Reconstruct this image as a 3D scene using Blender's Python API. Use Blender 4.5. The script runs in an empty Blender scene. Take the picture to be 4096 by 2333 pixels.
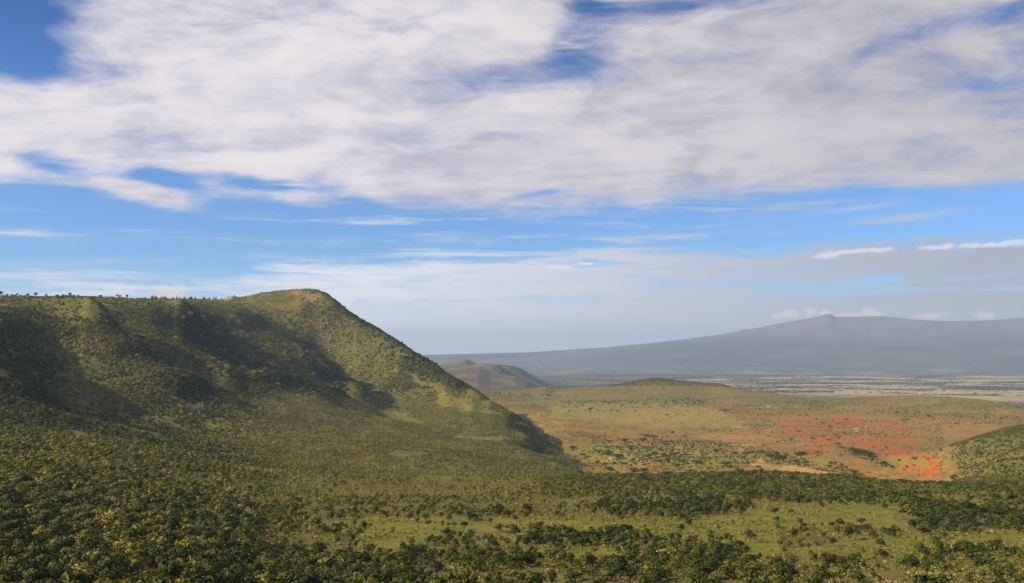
import bpy, math, random, time
import numpy as np
from mathutils import Vector, Matrix
T0 = time.time()
scene = bpy.context.scene
COL = scene.collection
R = math.radians
S = 1.8                       # metres per survey unit used in the terrain tables

# ------------------------------------------------------------------ camera
W, H, F = 1024.0, 583.0, 1024.0 * 35.0 / 36.0
HORIZON = 350.0
PITCH = math.atan((HORIZON - H / 2) / F)
cam_data = bpy.data.cameras.new("camera")
cam_data.lens = 35.0
cam_data.sensor_width = 36.0
cam_data.clip_start = 1.0
cam_data.clip_end = 400000.0
cam = bpy.data.objects.new("camera", cam_data)
COL.objects.link(cam)
cam.location = (0, 0, 0)
cam.rotation_euler = (R(90) + PITCH, 0, 0)
scene.camera = cam

# ------------------------------------------------------------------ light, exposure
SUN_EL, SUN_AZ = R(30.0), R(-106.0)       # azimuth from +Y (view), minus = to the left
sun_vec = Vector((math.sin(SUN_AZ) * math.cos(SUN_EL), math.cos(SUN_AZ) * math.cos(SUN_EL), math.sin(SUN_EL)))
sl = bpy.data.lights.new("sun", 'SUN')
sl.energy = 5.0
sl.angle = R(0.6)
sl.color = (1.0, 0.85, 0.60)
so = bpy.data.objects.new("sun", sl)
COL.objects.link(so)
so.rotation_euler = sun_vec.to_track_quat('Z', 'Y').to_euler()
vs = scene.view_settings
vs.view_transform = 'Standard'
vs.look = 'None'
vs.gamma = 1.0
vs.use_curve_mapping = False
vs.exposure = 0.95
scene.display_settings.display_device = 'sRGB'
scene.render.engine = 'CYCLES'
cy = scene.cycles
cy.use_denoising = True
cy.max_bounces = 4
cy.diffuse_bounces = 2
cy.glossy_bounces = 1
cy.transmission_bounces = 2
cy.volume_bounces = 0
cy.transparent_max_bounces = 4
cy.use_fast_gi = False
cy.sample_clamp_indirect = 6.0

HAZE_SIGMA = 2.2e-5


def pix_dir(px, py):
    """azimuth (rad) and tangent of elevation of a pixel of the 1024 px wide picture"""
    u = (np.asarray(px, float) - W / 2) / F
    v = (H / 2 - np.asarray(py, float)) / F
    f = math.cos(PITCH) - v * math.sin(PITCH)
    up = math.sin(PITCH) + v * math.cos(PITCH)
    return np.arctan2(u, f), up / np.hypot(u, f)


def to_pix(x, y, z):
    f = y * math.cos(PITCH) + z * math.sin(PITCH)
    up = z * math.cos(PITCH) - y * math.sin(PITCH)
    f = np.where(f > 1e-3, f, np.nan)
    return W / 2 + F * x / f, H / 2 - F * up / f


# ------------------------------------------------------------------ node helpers
class NT:
    def __init__(self, tree):
        self.t = tree
        tree.nodes.clear()

    def n(self, typ, **kw):
        nd = self.t.nodes.new(typ)
        for k, v in kw.items():
            setattr(nd, k, v)
        return nd

    def put(self, sock, v):
        if isinstance(v, bpy.types.NodeSocket):
            self.t.links.new(v, sock)
        else:
            sock.default_value = v

    def m(self, op, a, b=0.0, c=None, clamp=False):
        nd = self.n('ShaderNodeMath', operation=op, use_clamp=clamp)
        self.put(nd.inputs[0], a)
        if op not in ('ABSOLUTE', 'SQRT', 'EXPONENT', 'SINE', 'COSINE', 'ARCSINE'):
            self.put(nd.inputs[1], b)
        if c is not None:
            self.put(nd.inputs[2], c)
        return nd.outputs[0]

    def smooth(self, x, lo, hi, a=0.0, b=1.0):
        nd = self.n('ShaderNodeMapRange', interpolation_type='SMOOTHSTEP')
        self.put(nd.inputs[0], x)
        for i, v in enumerate((lo, hi, a, b)):
            self.put(nd.inputs[1 + i], v)
        return nd.outputs[0]

    def mix(self, fac, a, b, typ='MIX'):
        nd = self.n('ShaderNodeMix', data_type='RGBA', blend_type=typ)
        self.put(nd.inputs[0], fac)
        for s, v in ((nd.inputs[6], a), (nd.inputs[7], b)):
            if isinstance(v, (tuple, list)):
                v = (v[0], v[1], v[2], 1.0)
            self.put(s, v)
        return nd.outputs[2]

    def noise(self, vec, scale, detail=4.0, rough=0.55, dist=0.0, out=0):
        nd = self.n('ShaderNodeTexNoise')
        if vec is not None:
            self.put(nd.inputs['Vector'], vec)
        nd.inputs['Scale'].default_value = scale
        nd.inputs['Detail'].default_value = detail
        nd.inputs['Roughness'].default_value = rough
        nd.inputs['Distortion'].default_value = dist
        return nd.outputs[out]

    def comb(self, x, y, z=0.0):
        nd = self.n('ShaderNodeCombineXYZ')
        for i, v in enumerate((x, y, z)):
            self.put(nd.inputs[i], v)
        return nd.outputs[0]

    def attr(self, name, kind='GEOMETRY'):
        nd = self.n('ShaderNodeAttribute', attribute_type=kind, attribute_name=name)
        return nd

    def ramp(self, fac, stops):
        nd = self.n('ShaderNodeValToRGB')
        cr = nd.color_ramp
        while len(cr.elements) > 1:
            cr.elements.remove(cr.elements[-1])
        cr.elements[0].position = stops[0][0]
        cr.elements[0].color = (*stops[0][1], 1)
        for p, c in stops[1:]:
            e = cr.elements.new(p)
            e.color = (*c, 1)
        self.put(nd.inputs[0], fac)
        return nd.outputs[0]


# ------------------------------------------------------------------ sky
SKY_STRENGTH = 0.09
world = bpy.data.worlds.new("World")
scene.world = world
world.use_nodes = True
k = NT(world.node_tree)
tc = k.n('ShaderNodeTexCoord').outputs['Generated']
nrm = k.n('ShaderNodeVectorMath', operation='NORMALIZE')
k.put(nrm.inputs[0], tc)
sep = k.n('ShaderNodeSeparateXYZ')
k.put(sep.inputs[0], nrm.outputs[0])
dx, dy, dz = sep.outputs
az = k.m('MULTIPLY', k.m('ARCTAN2', dx, dy), 180 / math.pi)
el = k.m('MULTIPLY', k.m('ARCSINE', dz), 180 / math.pi)
skyn = k.n('ShaderNodeTexSky', sky_type='NISHITA')
skyn.sun_disc = False
skyn.sun_elevation = SUN_EL
skyn.sun_rotation = SUN_AZ
skyn.altitude = 1800
skyn.air_density = 1.0
skyn.dust_density = 0.7
skyn.ozone_density = 2.2
# cloud sheet seen in perspective: direction projected on a high horizontal sheet
den = k.m('ADD', k.m('MAXIMUM', dz, 0.0), 0.10)
qx = k.m('DIVIDE', dx, den)
qy = k.m('DIVIDE', dy, den)
qr = k.m('ADD', k.m('MULTIPLY', qx, 0.985), k.m('MULTIPLY', qy, -0.10))
qs = k.m('ADD', k.m('MULTIPLY', qx, 0.10), k.m('MULTIPLY', qy, 0.985))
qv = k.comb(k.m('MULTIPLY', qr, 0.8), k.m('MULTIPLY', qs, 1.0), 0.0)
n_big = k.noise(qv, 0.9, 4, 0.55, 0.4)
n_mid = k.noise(k.comb(k.m('MULTIPLY', qr, 0.8), k.m('MULTIPLY', qs, 1.15), 3.7), 2.6, 9, 0.62, 0.5)
n_fine = k.noise(k.comb(k.m('MULTIPLY', qr, 0.85), k.m('MULTIPLY', qs, 1.15), 9.1), 10.0, 9, 0.68, 0.25)
# direction-space noise for warping the outlines
ae = k.comb(k.m('MULTIPLY', az, 0.05), k.m('MULTIPLY', el, 0.16), 1.3)
wn = k.n('ShaderNodeTexNoise')
k.put(wn.inputs['Vector'], ae)
wn.inputs['Scale'].default_value = 1.6
wn.inputs['Detail'].default_value = 6
ws = k.n('ShaderNodeSeparateXYZ')
k.put(ws.inputs[0], wn.outputs['Color'])
azw = k.m('ADD', az, k.m('MULTIPLY', k.m('SUBTRACT', ws.outputs[0], 0.5), 5.0))
elw = k.m('ADD', el, k.m('MULTIPLY', k.m('SUBTRACT', ws.outputs[1], 0.5), 1.9))


def AE(px, py):
    a, t = pix_dir(px, py)
    return math.degrees(float(a)), math.degrees(math.atan(float(t)))


def blob(px, py, rx, ry, rot=0.0, warped=True):
    """soft ellipse at a direction of the sky, radii in picture pixels (0.0575 degree each)"""
    a0, e0 = AE(px, py)
    A, E = (azw, elw) if warped else (az, el)
    da = k.m('SUBTRACT', A, a0)
    de = k.m('SUBTRACT', E, e0)
    c, s = math.cos(R(rot)), math.sin(R(rot))
    u = k.m('MULTIPLY', k.m('ADD', k.m('MULTIPLY', da, c), k.m('MULTIPLY', de, s)), 1 / (rx * 0.0575))
    v = k.m('MULTIPLY', k.m('SUBTRACT', k.m('MULTIPLY', de, c), k.m('MULTIPLY', da, s)), 1 / (ry * 0.0575))
    r2 = k.m('ADD', k.m('MULTIPLY', u, u), k.m('MULTIPLY', v, v))
    return k.m('EXPONENT', k.m('MULTIPLY', r2, -0.7))


def edge_curve(pts, vmin, vmax):
    """elevation (deg) as a function of azimuth from picture points, via a float curve"""
    fc = k.n('ShaderNodeFloatCurve')
    cm = fc.mapping
    cur = cm.curves[0]
    P = []
    for px, py in pts:
        a, e = AE(px, py)
        P.append(((a + 60) / 120, (e - vmin) / (vmax - vmin)))
    while len(cur.points) < len(P):
        cur.points.new(0.5, 0.5)
    for i, (a, e) in enumerate(sorted(P)):
        cur.points[i].location = (a, e)
        cur.points[i].handle_type = 'AUTO_CLAMPED'
    cm.extend = 'HORIZONTAL'
    cm.update()
    x = k.m('ADD', k.m('MULTIPLY', az, 1 / 120), 0.5)
    x = k.m('MINIMUM', k.m('MAXIMUM', x, 0.0), 1.0)
    k.put(fc.inputs['Value'], x)
    return k.m('ADD', k.m('MULTIPLY', fc.outputs[0], vmax - vmin), vmin)


e1 = edge_curve([(-300, 190), (0, 181), (52, 190), (120, 202), (172, 210), (196, 203), (256, 205), (300, 214), (335, 222), (360, 215),
                 (480, 217), (600, 211), (800, 197), (1024, 190), (1300, 190)], 0, 20)
d1 = k.m('SUBTRACT', elw, k.m('SUBTRACT', e1, 0.45))
hol = [(0, 0, 52, 44, 0, 1.2), (48, 62, 70, 16, -6, .55), (6, 45, 34, 28, 0, .75), (100, 128, 95, 14, -14, .22), (52, 160, 28, 9, -20, .85), (100, 178, 40, 6, -8, .5), (168, 184, 30, 6, -8, 1.5),
       (275, 187, 42, 5.5, -2, 1.35), (350, 150, 26, 7, -10, .38), (345, 202, 20, 8, -20, .5), (592, 36, 30, 26, 15, .72), (555, 82, 34, 12, 15, .4), (500, 80, 50, 12, 12, .42),
       (490, 132, 30, 5, 5, .35), (985, 18, 85, 10, 8, .55), (1000, 85, 60, 7, 5, .3), (790, 122, 34, 8, 10, .34), (550, 193, 24, 3, 4, .7),
       (660, 2, 110, 9, 0, .6), (720, 58, 60, 10, 6, .2), (860, 60, 8, 9, -30, .25), (1018, 52, 30, 6, 8, .3), (230, 62, 40, 9, -15, .16), (420, 30, 50, 12, 5, .22)]
hole = None
for b in hol:
    g = k.m('MULTIPLY', blob(*b[:5]), b[5])
    hole = g if hole is None else k.m('ADD', hole, g)
thick = [(120, 95, 150, 30, 12, .35), (330, 120, 150, 40, 5, .35), (150, 195, 60, 6, -10, .9), (450, 15, 60, 25, 0, .3), (540, 45, 22, 30, 0, .4), (700, 100, 140, 30, 8, .35), (800, 20, 90, 14, 8, .25), (560, 160, 200, 18, 6, .35)]
th = None
for b in thick:
    g = k.m('MULTIPLY', blob(*b[:5]), b[5])
    th = g if th is None else k.m('ADD', th, g)
up = k.smooth(d1, -0.9, 1.9)
cov1 = k.m('ADD', k.m('MULTIPLY', k.m('SUBTRACT', n_big, 0.5), 0.9), k.m('MULTIPLY', k.m('SUBTRACT', n_mid, 0.5), 0.8))
cov1 = k.m('ADD', cov1, k.m('MULTIPLY', k.m('SUBTRACT', n_fine, 0.5), 0.6))
n_soft = k.noise(k.comb(k.m('MULTIPLY', azw, 0.055), k.m('MULTIPLY', k.m('SUBTRACT', elw, k.m('MULTIPLY', azw, 0.05)), 0.13), 4.4), 2.2, 7, 0.6, 0.9)
cov1 = k.m('ADD', cov1, k.m('MULTIPLY', k.m('SUBTRACT', n_soft, 0.5), 1.3))
cov1 = k.m('ADD', k.m('SUBTRACT', k.m('ADD', cov1, 0.86), hole), th)
cov1 = k.m('SUBTRACT', cov1, k.m('MULTIPLY', k.m('SUBTRACT', 1.0, up), 1.7))
a1 = k.smooth(cov1, -0.12, 1.02)
# lower bank to the right and the thin veil on the horizon
e2 = edge_curve([(-300, 262), (0, 262), (150, 268), (235, 262), (262, 252), (330, 252), (480, 250), (560, 246), (640, 241), (800, 238), (900, 236), (1024, 230), (1300, 228)], 0, 20)
d2 = k.m('SUBTRACT', e2, elw)
nlow = k.noise(k.comb(k.m('MULTIPLY', az, 0.045), k.m('MULTIPLY', el, 0.55), 5.0), 2.6, 8, 0.62, 0.5)
nlow2 = k.noise(k.comb(k.m('MULTIPLY', az, 0.16), k.m('MULTIPLY', el, 0.9), 2.0), 2.4, 6, 0.6, 0.3)
cov2 = k.m('ADD', k.smooth(d2, -0.3, 1.2, 0.0, 0.74), k.m('MULTIPLY', k.m('SUBTRACT', nlow, 0.50), 2.6))
cov2 = k.m('ADD', cov2, k.m('MULTIPLY', k.m('SUBTRACT', nlow2, 0.5), 0.9))
leftness = k.smooth(az, -15.5, -11.0)
bluegap = k.m('ADD', k.m('MULTIPLY', blob(760, 281, 120, 4.5, 0), .55), k.m('MULTIPLY', blob(870, 272, 90, 4, 0), .2))
cov2 = k.m('SUBTRACT', k.m('ADD', cov2, k.m('SUBTRACT', k.m('MULTIPLY', leftness, 0.36), 0.34)), bluegap)
veil = k.m('MULTIPLY', k.smooth(el, 5.2, 1.0), k.m('ADD', k.m('MULTIPLY', leftness, 0.50), 0.46))
a2 = k.m('MAXIMUM', k.m('MULTIPLY', k.smooth(cov2, 0.0, 0.85), 0.9), veil)
# thin wisps in the blue band
wis = [(15, 231, 22, 3.5, -4, .75), (60, 262, 90, 3, 3, .3), (150, 230, 40, 1.6, 0, .3), (335, 239, 12, 3, 0, .35), (440, 239, 18, 2.2, 3, .4), (760, 231, 14, 2, 4, .3), (850, 206, 30, 3, 3, .55), (905, 214, 45, 3, 3, .6),
       (880, 220, 40, 2.2, 3, .6), (310, 255, 60, 4, 0, .5), (60, 278, 70, 3.2, 3, .6), (240, 238, 80, 2, 2, .25), (700, 224, 60, 2, 4, .25)]
wsp = None
for b in wis:
    g = k.m('MULTIPLY', blob(*b[:5]), b[5])
    wsp = g if wsp is None else k.m('MAXIMUM', wsp, g)
wsp = k.m('MULTIPLY', wsp, k.smooth(n_fine, 0.3, 0.62))
wsp = k.m('ADD', wsp, k.m('MULTIPLY', k.m('MULTIPLY', k.smooth(nlow, .50, .74), k.smooth(n_mid, .40, .62)), k.smooth(el, 16.0, 11.0, 0.0, .42)))
# small cumulus heads
cum = [(789, 313.5, 7, 3.6), (784, 315, 5, 3), (796, 315, 5, 3), (810, 311.5, 5, 4), (777, 317, 4, 3), (869, 312, 6.5, 4), (876, 315, 6, 2.5), (850, 316.5, 12, 2.5), (825, 312, 5, 2.5), (930, 316, 14, 3), (985, 315, 8, 3),
       (824, 256, 8, 3), (832, 254.5, 5, 3.5), (845, 252, 11, 2), (868, 250.5, 20, 2), (883, 250, 9, 2.2), (935, 247.5, 14, 1.8), (948, 246.5, 7, 2.6), (972, 245.5, 10, 2.2), (992, 245, 12, 2), (1008, 243, 8, 2.6), (1020, 242, 8, 2.6),
       (164, 290, 11, 5), (178, 289, 9, 4.5), (170, 296, 14, 4), (292, 286, 11, 5), (303, 287, 9, 4), (560, 267, 12, 2), (585, 264, 10, 1.6)]
pa = k.comb(k.m('MULTIPLY', az, 1.6), k.m('MULTIPLY', el, 2.4), 0.0)
pn = k.n('ShaderNodeTexNoise')
k.put(pn.inputs['Vector'], pa)
pn.inputs['Scale'].default_value = 1.6
pn.inputs['Detail'].default_value = 8
pn.inputs['Roughness'].default_value = .65
cu = None
for b in cum:
    g = blob(b[0], b[1], b[2] * 1.15, b[3] * 1.15, 0, False)
    cu = g if cu is None else k.m('MAXIMUM', cu, g)
cu = k.smooth(k.m('ADD', cu, k.m('MULTIPLY', k.m('SUBTRACT', pn.outputs[0], 0.5), 1.7)), 0.30, 0.95, 0.0, 0.8)
# colours (divided by the strength below)
ks = 0.53 / SKY_STRENGTH


def C(r, g, b, m=1.0):
    return (r * ks * m, g * ks * m, b * ks * m)


dull = k.smooth(az, -16.0, 28.0)                       # away from the sun the sheet is greyer
shade = k.smooth(k.m('ADD', k.m('ADD', k.m('MULTIPLY', n_mid, 0.25), k.m('MULTIPLY', n_big, 0.2)), k.m('ADD', k.m('MULTIPLY', n_soft, 0.4), k.m('MULTIPLY', n_fine, 0.15))), 0.37, 0.60)
cbright = k.mix(dull, C(.88, .81, .82), C(.60, .57, .60))
cdark = k.mix(dull, C(.50, .50, .61), C(.36, .36, .435))
ccol = k.mix(shade, cdark, cbright)
lowcol = k.mix(dull, C(.98, .97, .98), C(.43, .425, .435))
cucol = k.mix(k.smooth(el, 4.5, 2.5), k.mix(dull, C(.95, .92, .93), C(.86, .82, .80)), C(.90, .76, .67))
tint = k.mix(1.0, skyn.outputs[0], k.mix(k.smooth(el, 7.0, 19.0), (0.385, 0.60, 0.85), (0.18, 0.375, 0.64)), 'MULTIPLY')
c = k.mix(a2, tint, lowcol)
c = k.mix(k.m('MINIMUM', wsp, 0.7), c, k.mix(dull, C(.72, .74, .80), C(.56, .58, .66)))
c = k.mix(a1, c, ccol)
c = k.mix(cu, c, cucol)
bg = k.n('ShaderNodeBackground')
k.put(bg.inputs[0], c)
bg.inputs[1].default_value = SKY_STRENGTH
wo = k.n('ShaderNodeOutputWorld')
k.t.links.new(bg.outputs[0], wo.inputs[0])
world.cycles.sampling_method = 'MANUAL'
world.cycles.sample_map_resolution = 512

# ------------------------------------------------------------------ numpy noise
_rng = np.random.RandomState(7)
_perm = _rng.permutation(4096)
_val = _rng.rand(4096)


def vnoise(x, y, seed=0):
    xi, yi = np.floor(x).astype(np.int64), np.floor(y).astype(np.int64)
    xf, yf = x - xi, y - yi
    u, v = xf * xf * (3 - 2 * xf), yf * yf * (3 - 2 * yf)

    def h(i, j):
        return _val[(_perm[(_perm[(i + seed * 131) & 4095] + j) & 4095])]
    a, b, c_, d = h(xi, yi), h(xi + 1, yi), h(xi, yi + 1), h(xi + 1, yi + 1)
    return (a * (1 - u) + b * u) * (1 - v) + (c_ * (1 - u) + d * u) * v - 0.5


def fbm(x, y, oct=4, seed=0, gain=0.5):
    s, a = 0.0, 1.0
    for i in range(oct):
        s = s + a * vnoise(x * 2 ** i + 17.3 * i, y * 2 ** i - 9.1 * i, seed + i)
        a *= gain
    return s


# ------------------------------------------------------------------ terrain survey: (px, py, distance in units)
CP = []


def cp(*a):
    CP.extend(a)


def floor(*a):                       # (px, z, distance) where the ground cannot be seen from here
    for px, z, d in a:
        CP.append((px, None, d, z))


# near bench
for px in (330, 430, 540, 650, 760, 870, 980, 1100, 1260):
    cp((px, 640, 176), (px, 583, 240), (px, 550, 325), (px, 520, 424), (px, 501, 545))
for px in (-200, 0, 120, 240):
    cp((px, 640, 160), (px, 583, 215))
cp((120, 545, 300), (120, 510, 400), (120, 480, 520), (240, 550, 310), (240, 515, 430), (240, 490, 600))
# bench lip and the drop behind it
for px, py, d in ((590, 479, 840), (650, 477, 870), (720, 475, 890), (790, 475, 890), (860, 480, 810), (930, 485, 750)):
    cp((px, py, d), (px, py + 10, d * .80))
    floor((px, -.125 * d - 6, d + 50), (px, -152, d + 170), (px, -163, d + 290))
# right-hand knoll
cp((1024, 488, 730), (1024, 470, 900), (1024, 450, 1130), (1024, 427, 1450), (994, 431.5, 1420), (972, 439, 1380), (957, 447, 1320),
   (1100, 480, 760), (1100, 425, 1480), (1260, 425, 1500), (1260, 450, 1100), (1000, 455, 1080), (985, 468, 940), (975, 478, 820), (1000, 440, 1300))
floor((1024, -168, 1850), (1100, -168, 1900), (1260, -168, 1950), (980, -168, 1700), (960, -165, 1560), (950, -158, 1150), (955, -150, 1020))
# valley floor
cp((935, 469, 1330), (935, 455, 1530), (935, 440, 1880), (880, 465, 1380), (880, 445, 1760), (800, 462, 1420), (800, 445, 1750),
   (720, 465, 1370), (720, 445, 1720), (640, 465, 1400), (640, 445, 1760), (600, 455, 1560))
for px in (560, 640, 720, 800, 880, 960, 1040, 1260):
    cp((px, 422, 2400), (px, 411, 2750))
for px in (600, 660, 740, 820, 900):
    cp((px, 403, 3050))
# rim of the valley and its mounds
rim = [(550, 389, 4100), (580, 386.5, 4100), (609, 385, 4050), (638, 380.5, 3980), (648, 378, 3950), (660, 377.5, 3950), (677, 380, 3920), (701, 382, 3880), (721, 383, 3830),
       (736, 388, 3700), (770, 391.5, 3600), (800, 396.5, 3500), (830, 399.5, 3450), (850, 398, 3450), (872, 396.6, 3450), (900, 395, 3400), (921, 395, 3400), (960, 397, 3300), (980, 398.5, 3200), (999, 401.5, 3100), (1024, 408, 2880), (1100, 418, 2600), (1260, 420, 2600)]
cp(*rim)
for px, py, d in rim:
    t = float(pix_dir(px, py)[1])
    floor((px, t * d - 45, d + 160), (px, -290, d + 800), (px, -318, d + 1800))
cp((660, 387, 3620), (620, 392, 3500), (700, 390, 3550), (560, 395, 3550), (740, 395, 3350), (900, 401, 3100), (860, 403, 3050), (960, 404, 2900),
   (530, 398, 3500), (515, 403, 3200), (560, 405, 3100), (545, 412, 2700), (552, 421, 2030), (560, 431, 1880), (572, 437, 1830), (592, 436, 1880), (540, 411, 2300))
floor((440, -172, 2900), (350, -172, 3100), (480, -172, 2500), (520, -165, 2250), (575, -163, 1650), (590, -163, 1450), (300, 60, 3300), (250, 120, 3400),
      (480, -200, 4200), (400, -200, 4300), (300, 20, 4200), (480, -318, 6000), (400, -318, 6000), (300, -200, 6000))
# main ridge
ridge = [(326, 294, 2540), (336, 302, 2500), (345, 310, 2450), (362, 321, 2400), (377, 329, 2360), (396, 341, 2290), (417, 355, 2210), (435, 365, 2150), (446, 374.5, 2100), (465, 384.5, 2030),
         (485, 397, 1940), (502, 408, 1860), (518, 416.5, 1780), (531, 428.5, 1680), (542, 443, 1560), (561, 456, 1420), (575, 469, 1280)]
cp(*ridge)
for px, py, d in ridge:
    t = float(pix_dir(px, py)[1])
    z = t * d
    floor((px, z - 30, d + 90))
    if px < 510:
        floor((px, max(z - 115, -160), d + 320))
    if 340 < px < 510:
        floor((px, max(z - 260, -173), d + 520))
# dome and its face
cp((245, 297, 2700), (261, 293, 2650), (280, 290, 2620), (300, 289.3, 2600), (312, 289.8, 2580), (320, 291, 2570), (300, 299, 2540), (318, 299, 2500), (270, 302, 2500), (245, 303, 2550), (325, 308, 2440), (290, 315, 2380), (315, 325, 2330), (340, 330, 2310), (300, 330, 2300),
   (345, 345, 2250), (370, 350, 2200), (330, 356, 2200), (395, 362, 2120), (360, 372, 2110), (420, 378, 2040), (390, 385, 2000), (372, 393, 1960), (440, 392, 1960), (415, 402, 1880), (465, 403, 1900), (445, 410, 1800), (490, 412, 1800),
   (500, 418, 1740), (455, 418, 1690), (480, 419, 1690))
# meadow, toe knoll, shelf
cp((345, 397, 1880), (380, 407, 1780), (424, 421, 1640), (448, 428, 1560), (511, 423, 1650), (460, 437, 1470), (490, 437, 1480), (508, 438, 1470), (518, 447, 1420), (530, 452, 1390), (545, 458, 1340), (480, 447, 1360))
floor((528, -146, 1500), (540, -156, 1440))
# third spur
cp((213, 312, 2150), (240, 316, 2150), (257, 323.5, 2130), (275, 327, 2110), (290, 331, 2090), (306, 334, 2060), (314, 347, 2030), (323, 358, 1990), (336, 371, 1930), (350, 384, 1860), (362, 399, 1780),
   (230, 306, 2350), (258, 313, 2380), (262, 345, 1960), (290, 358, 1930), (310, 372, 1880), (330, 389, 1800), (240, 335, 1980))
floor((306, 22, 2170), (318, -8, 2130), (330, -32, 2080), (345, -62, 2010), (360, -86, 1900), (285, 45, 2220))
# second spur
cp((155, 306, 1990), (179, 305, 1990), (198, 307.5, 1960), (208, 313, 1930), (218, 322, 1900), (232, 340, 1850), (250, 356, 1810), (268, 370, 1770), (285, 384, 1720), (310, 397, 1690), (340, 402, 1720),
   (151, 321, 1850), (162, 344, 1700), (176, 354, 1660), (206, 369, 1600), (233, 384, 1560), (275, 392, 1600), (200, 345, 1720), (190, 325, 1830), (180, 302.5, 2180), (138, 310, 1950), (128, 326, 1780))
# first spur and the ravine beside it
cp((59, 303, 1700), (82, 313, 1620), (96, 323, 1580), (114, 348, 1530), (137, 365, 1470), (165, 385, 1420), (190, 392, 1390), (215, 398, 1350),
   (112, 328, 1640), (138, 346, 1620), (165, 363, 1590), (195, 381, 1540), (218, 394, 1470), (105, 314, 1820),
   (60, 350, 1440), (80, 350, 1450), (75, 380, 1290), (100, 380, 1340), (90, 410, 1110), (120, 402, 1230), (145, 415, 1130), (60, 325, 1580), (35, 312, 1600))
# far left ravine
cp((-40, 300, 1450), (-30, 338, 1240), (12, 352, 1300), (48, 372, 1320), (20, 388, 1160), (52, 402, 1130), (0, 325, 1380), (35, 335, 1440), (0, 303, 1500), (-40, 370, 1080), (-40, 400, 900),
   (0, 415, 900), (45, 425, 880), (95, 440, 820), (0, 440, 720), (0, 470, 560), (0, 500, 430), (0, 530, 330), (55, 470, 590), (-200, 300, 1300), (-200, 350, 1000), (-200, 420, 700), (-200, 500, 400), (-300, 330, 1200))
# plateau
cp((25, 299, 1800), (62, 298, 2000), (96, 299, 2200), (137, 300, 2280), (179, 300.5, 2350), (222, 300, 2480))
floor((-200, 90, 1900), (-200, 110, 3000), (0, 112, 2500), (100, 122, 3000), (200, 125, 3300), (-200, 120, 5000), (0, 120, 5000), (150, 120, 5000), (0, -100, 8000))
# fan below the spurs
cp((218, 402, 1380), (275, 401, 1560), (320, 411, 1560), (364, 417, 1560), (400, 431, 1430), (300, 431, 1260), (350, 450, 1120), (450, 455, 1190), (520, 466, 1130), (560, 472, 1120), (575, 475, 1100),
   (450, 475, 920), (550, 479, 880), (380, 478, 830), (300, 470, 850), (250, 450, 980), (200, 450, 900), (200, 425, 1130), (150, 435, 980), (150, 465, 680), (300, 495, 620))

pts, val = [], []
for q in CP:
    a, t = pix_dir(q[0], q[1] if q[1] is not None else 350.0)
    if q[1] is None:
        t = q[3] / q[2]
    pts.append((float(a), math.log(q[2])))
    val.append(float(t))
pts, val = np.array(pts), np.array(val)
KC = 0.015


def phi(r2):
    return np.sqrt(r2 + KC * KC)


n = len(pts)
A = phi(((pts[:, None] - pts[None]) ** 2).sum(-1))
A[np.arange(n), np.arange(n)] += -2e-4 + 0.0
P1 = np.c_[np.ones(n), pts]
M = np.zeros((n + 3, n + 3))
M[:n, :n] = A
M[:n, n:] = P1
M[n:, :n] = P1.T
sol = np.linalg.lstsq(M, np.r_[val, 0, 0, 0], rcond=None)[0]


def sstep(x, lo, hi):
    t = np.clip((x - lo) / (hi - lo), 0, 1)
    return t * t * (3 - 2 * t)


AZ_MAX = R(34)
far_hills = [  # crest polyline (px, py), distance, half depth, side
    ([(400, 372), (434, 364.5), (448, 362.5), (456, 360.5), (461.6, 358.9), (466, 358.6), (471, 360.5), (476, 363.4), (484, 366), (500, 374), (520, 388)], 7600, 1500),
    ([(400, 370), (430, 369), (455, 366), (466, 365.5), (478, 367), (490, 372), (500, 374), (515, 376), (525, 380), (536, 387), (550, 392)], 6200, 1100),
    ([(440, 372), (470, 365), (482, 363.2), (492, 363.7), (500, 366), (508, 371), (517, 376.5), (530, 384), (540, 389), (548, 392)], 7000, 900),
    ([(480, 372), (495, 365), (503, 364.7), (509.6, 366), (520, 370.5), (533, 378), (545, 384), (560, 391)], 7900, 900),
    ([(500, 372), (507, 366.5), (513, 366), (520, 368.5), (530, 374), (545, 381), (560, 389)], 8800, 900)]
volc = [(330, 360), (400, 356), (433, 354.6), (521, 352.5), (560, 350.3), (601, 347.7), (640, 344), (681, 339.7), (710, 335.5), (733, 332), (751, 329), (781, 322.8), (801, 319.7), (815, 317.2), (825, 316.4),
        (836, 316.5), (850, 316.5), (881, 316), (895, 317.3), (913, 319.3), (941, 321), (981, 320.6), (1005, 319), (1024, 317.2), (1100, 314), (1200, 318), (1400, 340)]
PLAIN = -322.0


def crest_z(azr, poly, d):
    a, t = pix_dir([p[0] for p in poly], [p[1] for p in poly])
    return np.interp(azr, a, t * d)


SPURS = [  # crest line (px, py, distance), height, flank width on the far side, back width, relief width on the near side
    ([(62, 300, 1720), (75, 306, 1660), (88, 317, 1600), (96, 323, 1580), (114, 348, 1530), (137, 365, 1470), (165, 385, 1420), (190, 392, 1390), (210, 397, 1370)], 27, 65, 200, 110),
    ([(150, 300, 2050), (155, 306, 1980), (151, 321, 1850), (162, 344, 1700), (176, 354, 1660), (206, 369, 1600), (233, 384, 1560), (262, 392, 1580), (300, 399, 1620), (335, 402, 1700)], 44, 120, 320, 80),
    ([(222, 313, 2160), (240, 318, 2140), (262, 326, 2110), (290, 332, 2090), (306, 335, 2060), (314, 347, 2030), (323, 358, 1990), (336, 371, 1930), (350, 384, 1860), (360, 396, 1800)], 15, 55, 150, 0),
    ([(-60, 300, 1350), (-35, 325, 1250), (-5, 350, 1200), (12, 375, 1150), (22, 400, 1050)], 19, 55, 180, 100),
    ([(440, 418, 1600), (470, 415, 1650), (500, 418, 1660), (515, 425, 1640), (528, 440, 1500)], 5, 25, 90, 60)]


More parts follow.
